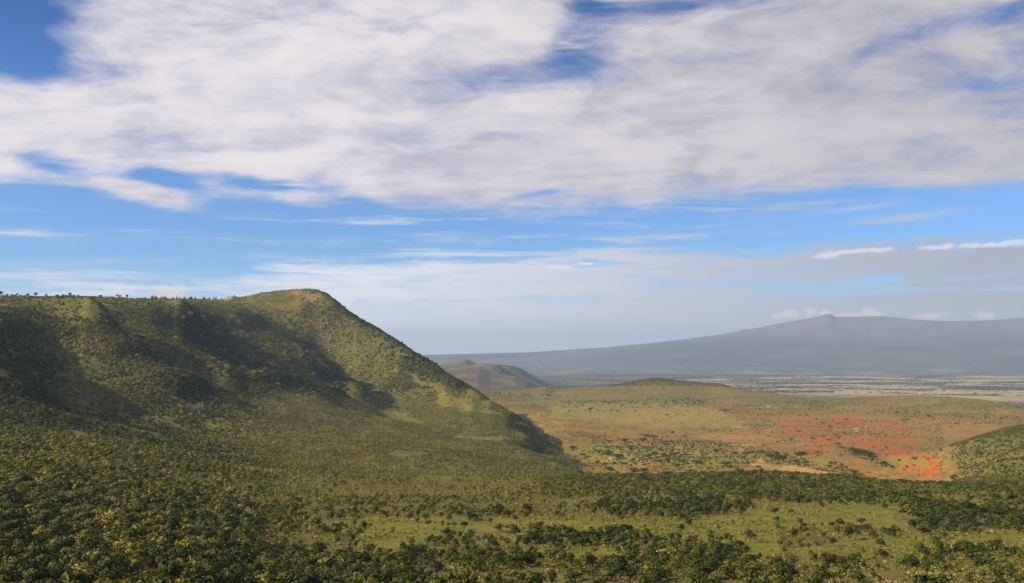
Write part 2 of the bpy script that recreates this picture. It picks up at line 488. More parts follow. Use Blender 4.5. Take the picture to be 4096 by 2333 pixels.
def spur_relief(azr, d):
    x, y = np.sin(azr) * d, np.cos(azr) * d
    tot = np.zeros(x.shape)
    sel = (d > 800) & (d < 2600) & (azr < .1) & (azr > -.75)
    xs, ys = x[sel], y[sel]
    for pl, hgt, wf, wb, wn in SPURS:
        a, _ = pix_dir([p[0] for p in pl], [p[1] for p in pl])
        X, Y = np.sin(a) * np.array([p[2] for p in pl]), np.cos(a) * np.array([p[2] for p in pl])
        best = np.full(xs.shape, 1e9)
        sg = np.zeros(xs.shape)
        tp = np.zeros(xs.shape)
        n_ = len(X) - 1
        for i in range(n_):
            ax, ay = X[i + 1] - X[i], Y[i + 1] - Y[i]
            L2 = ax * ax + ay * ay
            t = ((xs - X[i]) * ax + (ys - Y[i]) * ay) / L2
            tc = np.clip(t, 0, 1)
            ex, ey = xs - X[i] - tc * ax, ys - Y[i] - tc * ay
            dist = np.hypot(ex, ey)
            # far side of a crest that runs towards the viewer is on its left hand
            cr = ax * ey - ay * ex
            m = dist < best
            best = np.where(m, dist, best)
            sg = np.where(m, np.sign(cr), sg)
            tp = np.where(m, (i + t) / n_, tp)
        s_ = best * sg
        fade = sstep(tp, -.12, .12) * sstep(-tp, -1.15, -.85)
        f = np.where(s_ < 0, 0, np.where(s_ < wf, -1.3 * sstep(s_, 0, wf), -1.3 * np.exp(-((s_ - wf) / wb) ** 2))) if wn == 0 else np.where(s_ < 0, np.exp(-(s_ / wn) ** 2), np.where(s_ < wf, 1 - 1.9 * sstep(s_, 0, wf), -.9 * np.exp(-((s_ - wf) / wb) ** 2)))
        tot[sel] += hgt * f * fade
    return tot


def terrain(azr, d):
    """ground height in metres at azimuth azr and distance d (units)"""
    azc = np.clip(azr, -AZ_MAX - .05, AZ_MAX + .03)
    out = np.empty(azc.shape)
    fa, fd = azc.ravel(), np.log(np.clip(d, 120, 9000)).ravel()
    o = np.empty(fa.size)
    for i in range(0, fa.size, 20000):
        r2 = (fa[i:i + 20000, None] - pts[None, :, 0]) ** 2 + (fd[i:i + 20000, None] - pts[None, :, 1]) ** 2
        o[i:i + 20000] = phi(r2) @ sol[:n] + sol[n] + sol[n + 1] * fa[i:i + 20000] + sol[n + 2] * fd[i:i + 20000]
    out = o.reshape(azc.shape)
    dd = np.clip(d, 120, 9000)
    z = out * dd
    x, y = np.sin(azr) * d, np.cos(azr) * d
    # relief
    hill = sstep(-azr, -0.08, .12) * sstep(d, 500, 1100) * sstep(-d, -4200, -3000)
    z = z + fbm(x / 150, y / 150, 4, 1) * (2.0 + 5 * hill) * sstep(d, 200, 900)
    rg = 1 - np.abs(fbm(x / 70 + 5, y / 70, 3, 9)) * 2.6
    z = z + (rg - .6) * 2.6 * hill
    z = z + spur_relief(azr, d)
    z = z + fbm(x / 28, y / 28, 3, 4) * (0.8 + 2.0 * hill) * sstep(-d, -5000, -3800)
    far = sstep(d, 4300, 5600) * np.where(azr < -0.16, sstep(d, 6000, 8200), 1.0)
    plain = PLAIN + fbm(x / 3000, y / 3000, 4, 21) * 22 * sstep(d, 5500, 14000) + fbm(x / 600, y / 600, 3, 23) * 4
    z = z * (1 - far) + plain * far
    for i, (poly, dc, hw) in enumerate(far_hills):
        zc = crest_z(azc, poly, dc)
        prof = np.maximum(0, 1 - ((d - dc) / hw) ** 2) ** 1.3
        prof = np.where(d < dc, np.maximum(0, 1 - ((dc - d) / (hw * 1.5)) ** 1.6), prof)
        rel = fbm(x / 400, y / 400, 4, 30 + i) * .16
        hz = PLAIN + (zc - PLAIN) * np.clip(prof * (1 + rel * (1 - prof)), 0, 1)
        side = sstep(azr, -0.62, -0.30)
        z = np.where(d > 4400, np.maximum(z, hz * side + (PLAIN - 60) * (1 - side)), z)
    dc = 22000.0
    zc = np.interp(azc, pix_dir([p[0] for p in volc], [p[1] for p in volc])[0], pix_dir([p[0] for p in volc], [p[1] for p in volc])[1] * dc)
    side = sstep(-np.abs(azr), -1.2, -.7)
    zc = PLAIN + (zc - PLAIN) * side
    w = 7600.0
    for bp_, bw_, bh_ in ((829.5, 3.6, 44), (824, 7, 26), (744, 5, 22), (836, 1.8, -12)):
        a_ = float(pix_dir(bp_, 315)[0])
        bump_v = bh_ * np.exp(-((azr - a_) * F / bw_) ** 2) * np.exp(-((d - dc) / 700.0) ** 2)
        z = z + 0
        zc = zc + bump_v
    u = np.clip(np.abs(d - dc) / np.where(d < dc, w, w * .8), 0, 1)
    rad = fbm(azr * 14 + 3, d / 9000.0, 4, 40) * .22 + fbm(azr * 26 + 3, d / 2500.0, 4, 44) * .12
    prof = np.clip((1 - u) ** 1.5 * (1 + rad * np.minimum(1, u * 3)), 0, 1)
    z = np.maximum(z, PLAIN + (zc - PLAIN) * prof - 2 * (u >= 1))
    return z * S


# grid
az_f = np.linspace(-R(36), R(36), 960)
side = R(36) + (np.linspace(0, 1, 34)[1:] ** 1.6) * (math.pi - R(36))
AZ = np.r_[-side[::-1][0:], az_f, side[:-1]]        # closed ring: first column is at -180
LD = np.concatenate([np.linspace(math.log(3), math.log(150), 16)[:-1], np.arange(math.log(150), math.log(1000), .0085), np.arange(math.log(1000), math.log(2700), .0042),
                     np.arange(math.log(2700), math.log(4700), .006), np.arange(math.log(4700), math.log(9500), .012), np.arange(math.log(9500), math.log(13000), .02),
                     np.arange(math.log(13000), math.log(31000), .0105), np.linspace(math.log(31000), math.log(46000), 8)])
DD = np.exp(LD)
NA, ND = len(AZ), len(DD)
GA, GD = np.meshgrid(AZ, DD, indexing='ij')
GZ = terrain(GA, GD)
SKYLINE = [(-300, 303), (0, 301.5), (25, 299.5), (62, 297.5), (96, 298), (137, 299), (179, 299.6), (222, 299.2), (245, 296.6), (261, 292.6), (280, 290.4), (293, 289.2), (309, 289.2), (318, 290.6), (326, 293.6), (336, 301.5), (345, 309.5), (362, 320.5), (377, 328.5), (396, 340.5), (417, 354.5),
           (435, 364.5), (446, 374), (465, 384), (485, 396.5), (502, 407.5), (518, 416), (531, 428), (542, 443)]
_pa, _pt = pix_dir([p[0] for p in SKYLINE], [p[1] for p in SKYLINE])
_tn = GZ / (GD * S)
_lim = np.interp(AZ, _pa, [3600] * 14 + [3000, 2800, 2750, 2700, 2600, 2550, 2450, 2400, 2350, 2250, 2150, 2050, 1950, 1850, 1700])
_tm = np.where((GD > 900) & (GD < _lim[:, None]), _tn, -9)
_js = _tm.argmax(1)
_del = np.interp(AZ, _pa, _pt) - _tm.max(1)
_del = np.where((AZ < _pa[-1]), _del, 0)
_del = np.convolve(np.r_[_del[-2:], _del, _del[:2]], np.ones(5) / 5, 'valid')
_lds = np.convolve(np.r_[[np.log(DD[_js[0]])] * 6, np.log(DD[_js]), [np.log(DD[_js[-1]])] * 6], np.ones(13) / 13, 'valid')
GZ = GZ + (_del[:, None] * np.exp(-((np.log(GD) - _lds[:, None]) / .16) ** 2)) * GD * S
_ra, _rt = pix_dir([p[0] for p in rim], [p[1] + .8 for p in rim])
_tn = GZ / (GD * S)
_far_in = np.interp(AZ, _ra, [p[2] for p in rim])
_tm = np.where((GD > _far_in[:, None] * .80) & (GD < _far_in[:, None] * 1.12), _tn, -9)
_del = np.interp(AZ, _ra, _rt) - _tm.max(1)
_del = np.where((AZ > _ra[0]) & (AZ < _ra[-1] + .2), _del, 0)
_del = np.convolve(np.r_[_del[-3:], _del, _del[:3]], np.ones(7) / 7, 'valid')
GZ = GZ + _del[:, None] * np.exp(-((np.log(GD) - np.log(_far_in)[:, None]) / .15) ** 2) * GD * S
near = sstep(GD, 60, 170)
GZ = GZ * near + (-30 * S) * (1 - near)
GX, GY = np.sin(GA) * GD * S, np.cos(GA) * GD * S
PX, PY = to_pix(GX, GY, GZ)
TAN = GZ / (GD * S)
RUN = np.maximum.accumulate(TAN, axis=1)              # highest tangent up to each distance
print("terrain", NA, ND, round(time.time() - T0, 1))


def ground(x, y):
    """height and 'seen' at world x, y by bilinear lookup in the grid"""
    a, d = np.arctan2(x, y), np.hypot(x, y) / S
    ia = np.clip(np.searchsorted(AZ, a) - 1, 0, NA - 2)
    idd = np.clip(np.searchsorted(DD, d) - 1, 0, ND - 2)
    fa = (a - AZ[ia]) / (AZ[ia + 1] - AZ[ia])
    fd = (d - DD[idd]) / (DD[idd + 1] - DD[idd])

    def bl(G):
        return (G[ia, idd] * (1 - fa) + G[ia + 1, idd] * fa) * (1 - fd) + (G[ia, idd + 1] * (1 - fa) + G[ia + 1, idd + 1] * fa) * fd
    z = bl(GZ)
    hid = bl(RUN) - bl(TAN)
    return z, hid


# ------------------------------------------------------------------ land cover masks on the ground
ridge_poly = [(p[0], p[1]) for p in ridge]


def region_of(a, d):
    px = W / 2 + F * np.tan(np.clip(a, -1.4, 1.4))
    px = np.where(np.abs(a) > 1.4, np.where(a < 0, -2000, 3000), px)
    lim = np.interp(px, [200, 326, 400, 435, 485, 531, 575, 600], [3300, 3100, 2700, 2560, 2300, 2050, 1500, 1100])
    hilld = np.interp(px, [-2000, 0, 150, 300, 450, 560, 590], [430, 560, 640, 760, 900, 960, 1050])
    reg = np.full(a.shape, 1)                                     # valley
    reg = np.where(d < 1010, 0, reg)                              # foreground bench
    reg = np.where((px < 590) & (d > hilld) & (d < lim) & (a < .1), 2, reg)      # escarpment
    reg = np.where((px < 300) & (d > 3000) & (d < 6500), 2, reg)
    reg = np.where(d > 4450, np.where((px < 300) & (d < 6500), 2, 3), reg)        # plain
    reg = np.where((d > 4500) & (d < 9600) & (px > 300) & (px < 562), 4, reg)     # distant hills
    reg = np.where(d > 13500, 5, reg)                              # mountain
    reg = np.where(d > 30500, 3, reg)
    return reg


def seg_dist(px, py, pl, yscale=2.2):
    best = np.full(px.shape, 1e9)
    for (x0, y0), (x1, y1) in zip(pl[:-1], pl[1:]):
        ax, ay = x1 - x0, (y1 - y0) * yscale
        L = ax * ax + ay * ay + 1e-9
        qx_, qy_ = px - x0, (py - y0) * yscale
        t = np.clip((qx_ * ax + qy_ * ay) / L, 0, 1)
        best = np.minimum(best, np.hypot(qx_ - t * ax, qy_ - t * ay))
    return best


def in_poly(px, py, pl, soft, yscale=2.2):
    inside = np.zeros(px.shape, bool)
    for i in range(len(pl)):
        x0, y0 = pl[i]
        x1, y1 = pl[(i + 1) % len(pl)]
        cond = ((y0 > py) != (y1 > py)) & (px < (x1 - x0) * (py - y0) / ((y1 - y0) + 1e-12) + x0)
        inside ^= cond
    dist = seg_dist(px, py, list(pl) + [pl[0]], yscale)
    return sstep(np.where(inside, dist, -dist), -soft, soft)


def X4(*p):
    return [(775 + a / 10.27, 362.5 + b / 10.27) for a, b in p]


def X3(*p):
    return [(550 + a / 10.23, 350 + b / 10.23) for a, b in p]


def X6(*p):
    return [(250 + a / 9.3, 450 + b / 9.3) for a, b in p]


def X7(*p):
    return [(500 + a / 9.3, 450 + b / 9.3) for a, b in p]


def X8(*p):
    return [(750 + a / 9.33, 450 + b / 9.33) for a, b in p]


def X2(*p):
    return [(300 + a / 7.28, 275 + b / 7.28) for a, b in p]


def X1(*p):
    return [(a / 7.28, 275 + b / 7.28) for a, b in p]


def masks(px, py, d, x, y):
    """land cover at survey positions; px, py name the spot as surveyed from the viewpoint, d in units"""
    px = np.nan_to_num(px, nan=-999.0)
    py = np.nan_to_num(py, nan=-999.0)
    w1 = fbm(x / 60, y / 60, 4, 50)
    w2 = fbm(x / 25, y / 25, 3, 60)
    wx, wy = px + w1 * 12, py + w2 * 3.0
    w3 = fbm(x / 10, y / 10, 3, 66)
    w4 = fbm(x / 45, y / 45, 3, 68)
    valley = (d > 1000) & (d < 4300) & (px > 440) & (region_of(np.arctan((px - W / 2) / F), d) == 1)
    V = valley.astype(float)
    o = {}
    red = .78 * in_poly(wx, wy, X4((40, 590), (550, 545), (900, 560), (1000, 620), (1330, 610), (1430, 790), (1560, 900), (1700, 1010), (1740, 1110), (1640, 1230), (1450, 1220), (1180, 1010), (1000, 930),
                                   (800, 880), (560, 860), (420, 930), (330, 850), (60, 700)), 5)
    red *= sstep(w4 * .8 + w2 * .5 + w3 * .6, -.36, .36) * .92 + .06

    def stroke(pl, w, a=1.0):
        return a * sstep(-seg_dist(px + w2 * 6, py + w1 * 1.8, pl) - w * 1.2 * (w2 + w3 * .6), -w * 1.9, w * .3)
    for pl, w, a in (((X4((80, 620), (180, 740), (370, 790), (390, 930))), 4.5, 1), (X4((540, 770), (700, 740), (900, 850), (1290, 800)), 4, .9), (X4((850, 830), (1200, 900), (1450, 930), (1640, 1020), (1660, 1080), (1500, 1190)), 4, 1),
                     (X4((1050, 850), (1100, 960), (1180, 1010)), 4, .8), (X4((1320, 630), (1340, 720), (1390, 800), (1410, 860)), 2.2, 1), (X4((730, 930), (780, 980), (890, 1020), (880, 1050), (810, 1070), (900, 1140), (980, 1190)), 1.8, 1),
                     (X4((600, 570), (830, 575)), 2.6, .9), (X4((720, 600), (720, 640)), 1.5, .9), (X4((860, 690), (700, 700), (620, 760), (500, 800)), 3, .9), (X4((380, 1040), (520, 1040)), 3, .85), (X4((600, 1010), (800, 1040)), 3, .6), (X4((1830, 830), (2030, 755)), 1.4, .6),
                     (X4((1450, 570), (1780, 590)), 3.4, .6), (X4((1860, 1110), (2120, 1105)), 2, .7), (X4((1640, 1110), (1700, 1220)), 4, .7), (X4((1640, 700), (1400, 760)), 2, .6), (X4((1280, 465), (1000, 470)), 3, .5),
                     (X3((1110, 890), (1170, 960)), 1.6, .8), (X3((1060, 1270), (1130, 1240)), 2, .6), (X3((310, 1190), (420, 1220)), 2, .8), (X3((1480, 1030), (1530, 1040)), 2, .8), (X3((1700, 690), (2040, 750)), 3, .45),
                     (X2((1680, 865), (1740, 870)), 2.6, .5), (X3((2330, 700), (2557, 880)), 3, .6)):
        red = np.maximum(red, stroke(pl, w, a) * np.clip(.80 + w3 * .9 + w2 * .5, .2, 1))
    red = red * V
    red = np.maximum(red, .38 * in_poly(wx, wy, X2((20, 300), (80, 310), (140, 350), (60, 380), (30, 420)), 2) * (d > 2000) * (px < 345))
    red = np.maximum(red, stroke(X2((1065, 1020), (1110, 1060)), 1.5, .7) * (d < 1900))
    halo = V * .8 * in_poly(wx, wy, X4((-60, 560), (300, 530), (900, 540), (1400, 540), (2000, 560), (2350, 640), (1950, 800), (1780, 900), (2000, 1000), (2100, 1140), (1800, 1260), (1000, 1250), (700, 1060), (300, 960), (-60, 800)), 12)
    o['red'] = np.clip(red, 0, 1)
    orange = .55 * in_poly(wx, wy, [(283, 289), (318, 289), (330, 297), (318, 303), (300, 301), (286, 296)], 4, 1.0) * sstep(w2, -.3, .2) * (d > 2200) * (px < 345)
    orange = np.maximum(orange, .35 * in_poly(wx, wy, [(262, 292), (290, 291), (300, 300), (318, 320), (305, 330), (270, 305)], 4, 1.0) * sstep(w1, -.2, .3) * (d > 2200) * (px < 345))
    orange = np.maximum(orange, V * (.42 + .5 * w4) * in_poly(wx, wy, X4((100, 900), (700, 930), (1100, 1100), (1900, 1000), (2050, 1150), (1900, 1250), (900, 1200), (600, 1050)), 6))
    orange = np.maximum(orange, V * (.42 + .5 * w4) * in_poly(wx, wy, X4((1400, 560), (2000, 570), (2300, 700), (1900, 830), (2020, 1000), (1700, 980), (1450, 820)), 8))
    orange = np.maximum(orange, halo * (.50 + .7 * w4 + .4 * w3))
    orange = np.maximum(orange, V * .55 * sstep(w4 + w3 * .5, .0, .4) * sstep(py, 398, 410))
    orange = np.maximum(orange, V * stroke(X3((940, 630), (1040, 740), (1080, 860), (1110, 900)), 2.0, .7))
    orange = np.maximum(orange, V * stroke(X3((1060, 760), (1300, 800), (1330, 850)), 3.0, .6))
    orange = np.maximum(orange, V * stroke(X3((660, 740), (900, 730)), 5, .6))
    orange = np.maximum(orange, V * stroke(X3((1050, 560), (1500, 580), (1700, 620)), 3, .5))
    orange = np.maximum(orange, V * .75 * in_poly(wx, wy, X3((1400, 850), (1700, 830), (2300, 820), (2350, 950), (2100, 1000), (1500, 900)), 4) * sstep(w2, -.3, .1))
    o['orange'] = np.clip(orange * (1 - .55 * V * sstep(px, 890, 930) * sstep(py, 440, 456)), 0, 1)
    straw = V * .95 * in_poly(wx, wy, X3((2050, 1180), (2100, 1120), (2557, 1130), (2560, 1290), (2300, 1290)), 2.5)
    straw = np.maximum(straw, V * .95 * in_poly(wx, wy, X4((-30, 1040), (300, 1080), (780, 1165), (700, 1200), (-30, 1160)), 2.5))
    for pl, w, a in ((X3((1900, 800), (2030, 800)), 3.5, .8), (X3((1780, 920), (2050, 910)), 3, .8), (X3((1900, 975), (2050, 965)), 3, .8), (X3((1900, 1010), (1980, 1015)), 2.5, 1), (X4((1900, 905), (1960, 912)), 2, .5), (X3((1650, 800), (1830, 805)), 2, .6)):
        straw = np.maximum(straw, V * stroke(pl, w, a) * sstep(w2, -.45, -.05))
    o['straw'] = np.clip(straw * (.75 + w1 * .8 + w2 * .5), 0, 1)
    lush = V * .9 * in_poly(wx, wy, X3((0, 560), (200, 555), (900, 535), (1600, 590), (2000, 720), (1950, 800), (1200, 810), (600, 770), (0, 690)), 5)
    lush = np.maximum(lush, V * .9 * in_poly(wx, wy, X4((1180, 990), (1280, 960), (1480, 965), (1620, 1020), (1600, 1055), (1400, 1075), (1230, 1040)), 2))
    lush = np.maximum(lush, V * .8 * in_poly(wx, wy, X3((250, 1060), (450, 980), (1400, 980), (1800, 1060), (2300, 1040), (2300, 1120), (1900, 1140), (1500, 1180), (600, 1180)), 6))
    lush = np.maximum(lush, V * .8 * in_poly(wx, wy, X4((-200, 960), (300, 960), (550, 1010), (700, 1110), (400, 1080), (0, 1010)), 5))
    # clearings on the bench and meadows on the hill
    B = (d < 1000).astype(float)
    clr = [X6((780, 640), (1000, 600), (1400, 590), (1900, 590), (2060, 700), (2300, 620), (2600, 630), (2600, 900), (2250, 870), (2080, 780), (1900, 770), (1500, 900), (1200, 950), (900, 900), (1000, 780), (700, 740)),
           X7((-50, 630), (500, 610), (1000, 625), (1700, 650), (2200, 610), (2600, 560), (2600, 980), (2100, 880), (1500, 830), (1250, 760), (900, 790), (500, 760), (150, 800), (-50, 760)),
           X7((0, 900), (500, 880), (1100, 900), (1200, 960), (900, 1060), (400, 990), (0, 960)), X8((-50, 560), (400, 440), (1200, 420), (1500, 480), (1350, 600), (1500, 760), (1100, 720), (300, 720), (-50, 760)),
           X8((-50, 860), (300, 930), (700, 860), (1500, 800), (2557, 760), (2600, 930), (1900, 890), (1550, 1060), (900, 960), (350, 1010), (-50, 1010)),
           [(150, 506), (200, 509), (232, 520), (225, 526), (190, 516)]]
    cl = np.zeros(px.shape)
    for c_ in clr:
        cl = np.maximum(cl, in_poly(px + w1 * 4, py + w2 * 2, c_, 6, 1.6))
    o['clear'] = cl * B
    mead = np.maximum(in_poly(wx, wy, X2((260, 880), (400, 890), (600, 980), (820, 1010), (900, 1080), (600, 1060), (420, 980)), 3, 1.2),
                      np.maximum(in_poly(wx, wy, X2((740, 690), (860, 740), (1100, 860), (1300, 980), (1440, 1000), (1250, 1000), (1030, 960), (1000, 860), (870, 780)), 3, 1.2),
                                 .9 * in_poly(wx, wy, X2((1160, 1170), (1500, 1175), (1540, 1195), (1400, 1205), (1200, 1190)), 2)))
    mead = np.maximum(mead, in_poly(wx, wy, [(166, 297), (200, 297.5), (235, 298.5), (215, 302), (190, 300)], 3, 1.5) * .8)
    mead = mead * (px < 520) * (d > 1300) * (d < 2700)
    o['mead'] = mead
    o['lush'] = np.clip(np.maximum(np.maximum(lush, cl * B * .9), mead * (.34 + .5 * w1)), 0, 1)
    return o


base_ = masks(PX, PY, GD, GX / S, GY / S)
print("masks", round(time.time() - T0, 1))

# ------------------------------------------------------------------ ground sheet split into its named pieces of land
CA = (AZ + np.roll(AZ, -1)) / 2
CA[-1] = AZ[-1]
CD = np.r_[(DD[1:] + DD[:-1]) / 2]
RG = region_of(*np.meshgrid(CA, CD, indexing='ij'))             # NA x ND-1 faces


def mat_new(name):
    m = bpy.data.materials.new(name)
    m.use_nodes = True
    return m, NT(m.node_tree)


def finish(kk, col, rough=1.0, bump=None, trans=0.0):
    bs = kk.n('ShaderNodeBsdfPrincipled')
    kk.put(bs.inputs['Base Color'], kk.mix(1.0, col, (.86, .86, .86), 'MULTIPLY'))
    bs.inputs['Roughness'].default_value = rough
    bs.inputs['Specular IOR Level'].default_value = 0.12
    if bump is not None:
        kk.put(bs.inputs['Normal'], bump)
    out = kk.n('ShaderNodeOutputMaterial')
    kk.t.links.new(bs.outputs[0], out.inputs[0])
    return bs


def bump_of(kk, h, dist, strength=1.0):
    b = kk.n('ShaderNodeBump')
    kk.put(b.inputs['Height'], h)
    b.inputs['Distance'].default_value = dist
    b.inputs['Strength'].default_value = strength
    return b.outputs[0]


mg, kk = mat_new("ground_cover")
pos = kk.n('ShaderNodeNewGeometry').outputs['Position']
nA = kk.noise(pos, 0.012, 6, .6)
nB = kk.noise(pos, 0.06, 6, .65)
nC = kk.noise(pos, 0.35, 5, .7)
nD = kk.noise(pos, 0.0022, 5, .6)
col = kk.mix(kk.smooth(nB, .35, .65), (.072, .074, .018), (.125, .108, .030))
col = kk.mix(kk.smooth(nA, .42, .62), col, (.105, .100, .024))
hillm = kk.attr('hill').outputs['Fac']
col = kk.mix(hillm, col, kk.mix(kk.smooth(nB, .35, .65), (.060, .068, .016), (.115, .102, .026)))
valm = kk.attr('valley').outputs['Fac']
vcol = kk.mix(kk.smooth(nB, .38, .62), (.135, .106, .026), (.235, .160, .038))
vcol = kk.mix(kk.smooth(kk.noise(pos, .10, 5, .75), .46, .58), vcol, (.070, .074, .020))
nE = kk.noise(pos, .13, 4, .7)
col = kk.mix(valm, col, vcol)
lushc = kk.mix(kk.smooth(nB, .4, .62), (.150, .145, .026), (.235, .195, .038))
lushc = kk.mix(kk.m('MULTIPLY', kk.smooth(nC, .5, .7), .5), lushc, (.085, .095, .022))
benchl = kk.mix(kk.smooth(nB, .38, .62), (.105, .115, .013), (.165, .150, .020))
benchl = kk.mix(kk.m('MULTIPLY', kk.smooth(kk.noise(pos, .16, 5, .75), .50, .64), .75), benchl, (.078, .078, .016))
lushc = kk.mix(kk.attr('bench').outputs['Fac'], lushc, benchl)
col = kk.mix(kk.m('MULTIPLY', kk.attr('lush').outputs['Fac'], .95), col, lushc)
speck = kk.smooth(kk.m('ADD', kk.m('MULTIPLY', nE, .65), kk.m('MULTIPLY', nB, .35)), .40, .58)
om = kk.attr('orange').outputs['Fac']
col = kk.mix(kk.m('MULTIPLY', om, kk.m('ADD', kk.m('MULTIPLY', speck, .5), .45)), col, kk.mix(nC, (.29, .135, .036), (.37, .185, .052)))
sm = kk.attr('straw').outputs['Fac']
col = kk.mix(kk.m('MULTIPLY', sm, kk.m('ADD', kk.m('MULTIPLY', speck, .5), .38)), col, kk.mix(nC, (.36, .23, .07), (.52, .34, .125)))
rm = kk.attr('red').outputs['Fac']
rm2 = kk.smooth(kk.m('ADD', rm, kk.m('MULTIPLY', kk.m('SUBTRACT', speck, .5), .6)), .20, 1.0)
col = kk.mix(rm2, col, kk.mix(nC, (.30, .050, .012), (.40, .080, .018)))
farm = kk.attr('far').outputs['Fac']
pf = kk.m('ADD', kk.m('MULTIPLY', kk.noise(pos, 0.0011, 8, .7), .5), kk.m('MULTIPLY', kk.noise(pos, 0.0055, 5, .7), .5))
pe = kk.noise(pos, 0.00022, 5, .6)
fcol = kk.mix(kk.smooth(pf, .45, .57), (.045, .052, .030), (.165, .140, .068))
fcol = kk.mix(kk.smooth(pe, .47, .60), fcol, kk.mix(kk.smooth(pf, .4, .6), (.034, .046, .026), (.095, .095, .045)))
band = kk.attr('pale').outputs['Fac']
fcol = kk.mix(kk.m('MULTIPLY', band, kk.smooth(pf, .33, .52)), fcol, kk.mix(kk.smooth(kk.noise(pos, .003, 5, .6), .54, .66), kk.mix(kk.noise(pos, .0016, 3), (.22, .21, .085), (.38, .28, .13)), (.42, .17, .075)))
col = kk.mix(farm, col, fcol)
hb = kk.m('ADD', kk.m('MULTIPLY', nC, .5), kk.m('MULTIPLY', nB, 2.0))
finish(kk, col, 1.0, bump_of(kk, hb, 2.2, .7))

mh, kk = mat_new("far_hill_cover")
pos = kk.n('ShaderNodeNewGeometry').outputs['Position']
col = kk.mix(kk.smooth(kk.noise(pos, .004, 6, .65), .40, .62), (.07, .060, .032), (.145, .105, .056))
col = kk.mix(kk.smooth(kk.noise(pos, .02, 4, .7), .52, .66), col, (.045, .047, .024))
finish(kk, col, 1.0, bump_of(kk, kk.noise(pos, .01, 5, .6), 30, .6))
mv, kk = mat_new("mountain_cover")
pos = kk.n('ShaderNodeNewGeometry').outputs['Position']
sx = kk.n('ShaderNodeSeparateXYZ')
kk.put(sx.inputs[0], pos)
hi = kk.smooth(kk.m('ADD', sx.outputs[2], kk.m('MULTIPLY', kk.noise(pos, .0003, 5), 900)), 500, 1300)
lo2 = kk.smooth(sx.outputs[2], -560, -300)
pf = kk.m('ADD', kk.m('MULTIPLY', kk.noise(pos, 0.0011, 8, .7), .5), kk.m('MULTIPLY', kk.noise(pos, 0.0055, 5, .7), .5))
pe = kk.noise(pos, 0.00022, 5, .6)
col = kk.mix(kk.smooth(pf, .46, .60), (.026, .034, .022), (.20, .165, .088))
col = kk.mix(lo2, col, kk.mix(kk.smooth(pe, .42, .6), (.030, .036, .026), (.075, .07, .045)))
col = kk.mix(hi, col, kk.mix(kk.noise(pos, .0008, 6), (.05, .05, .055), (.15, .125, .115)))
finish(kk, col, 1.0, bump_of(kk, kk.noise(pos, .0006, 6, .6), 300, .6))

px_all, py_all = np.nan_to_num(PX, nan=-999), np.nan_to_num(PY, nan=-999)
att = dict(red=base_['red'], orange=base_['orange'], straw=base_['straw'], lush=base_['lush'])
tt = W / 2 + F * np.tan(np.clip(GA, -1.4, 1.4))
REGV = region_of(GA, GD)
att['hill'] = (REGV == 2).astype(float)
att['valley'] = sstep(GD, 950, 1050) * (1 - att['hill']) * (GD < 4500) * (1 - in_poly(px_all, py_all, [(948, 453), (955, 446), (970, 438), (994, 431), (1024, 426), (1100, 420), (1100, 500), (965, 500)], 3, 1.0) * (GD < 1700))
att['bench'] = (GD < 1000).astype(float)
att['far'] = sstep(GD, 4300, 4600)
att['pale'] = np.maximum(in_poly(px_all + fbm(GX / 900, GY / 900, 3, 3) * 30, py_all + fbm(GX / 500, GY / 500, 3, 5) * 2, [(630, 385), (700, 379), (850, 374.5), (1060, 373.5), (1060, 402), (900, 400), (780, 394), (700, 388)], 4, 2.5),
                         .8 * in_poly(px_all, py_all + fbm(GX / 900, GY / 900, 3, 5) * 1.5, [(520, 372.5), (560, 371), (640, 372.5), (560, 374)], 2)) * (GD > 5200)

IDX = np.arange(NA * ND).reshape(NA, ND)
quads = np.stack([IDX[:, :-1], IDX[:, 1:], np.roll(IDX, -1, 0)[:, 1:], np.roll(IDX, -1, 0)[:, :-1]], -1).reshape(-1, 4)
VC = np.stack([GX, GY, GZ], -1).reshape(-1, 3)
names = ["ground", "valley", "hill", "plain", "far_hills", "mountain"]
cap = None
for ri, nm in enumerate(names):
    f = quads[RG.reshape(-1) == ri]
    if not len(f):
        continue
    u, inv = np.unique(f, return_inverse=True)
    inv = inv.reshape(-1)
    me = bpy.data.meshes.new(nm)
    vco = VC[u]
    nf = len(f)
    if ri == 0:                                                  # close the middle under the viewpoint
        ring = np.searchsorted(u, IDX[:, 0])
        vco = np.r_[vco, [[0, 0, -30 * S - 1]]]
        tri = np.stack([np.full(NA, len(u)), ring, np.roll(ring, -1)], -1)[:, ::-1]
        tri = tri[:, [1, 2, 0]]
    me.vertices.add(len(vco))
    me.vertices.foreach_set("co", vco.astype(np.float32).ravel())
    loops = inv
    starts = np.arange(nf) * 4
    if ri == 0:
        loops = np.r_[inv, tri.reshape(-1)]
        starts = np.r_[starts, nf * 4 + np.arange(NA) * 3]
    me.loops.add(len(loops))
    me.loops.foreach_set("vertex_index", loops.astype(np.int32))
    me.polygons.add(len(starts))
    me.polygons.foreach_set("loop_start", starts.astype(np.int32))
    me.polygons.foreach_set("use_smooth", np.ones(len(starts), bool))
    for key, arr in att.items():
        at = me.attributes.new(key, 'FLOAT', 'POINT')
        v = arr.reshape(-1)[u].astype(np.float32)
        if ri == 0:
            v = np.r_[v, v[:1]]
        at.data.foreach_set("value", v)
    me.update()
    me.validate()
    me.materials.append({4: mh, 5: mv}.get(ri, mg))
    ob = bpy.data.objects.new(nm, me)
    COL.objects.link(ob)
    ob["kind"] = "structure"
print("sheets", round(time.time() - T0, 1))

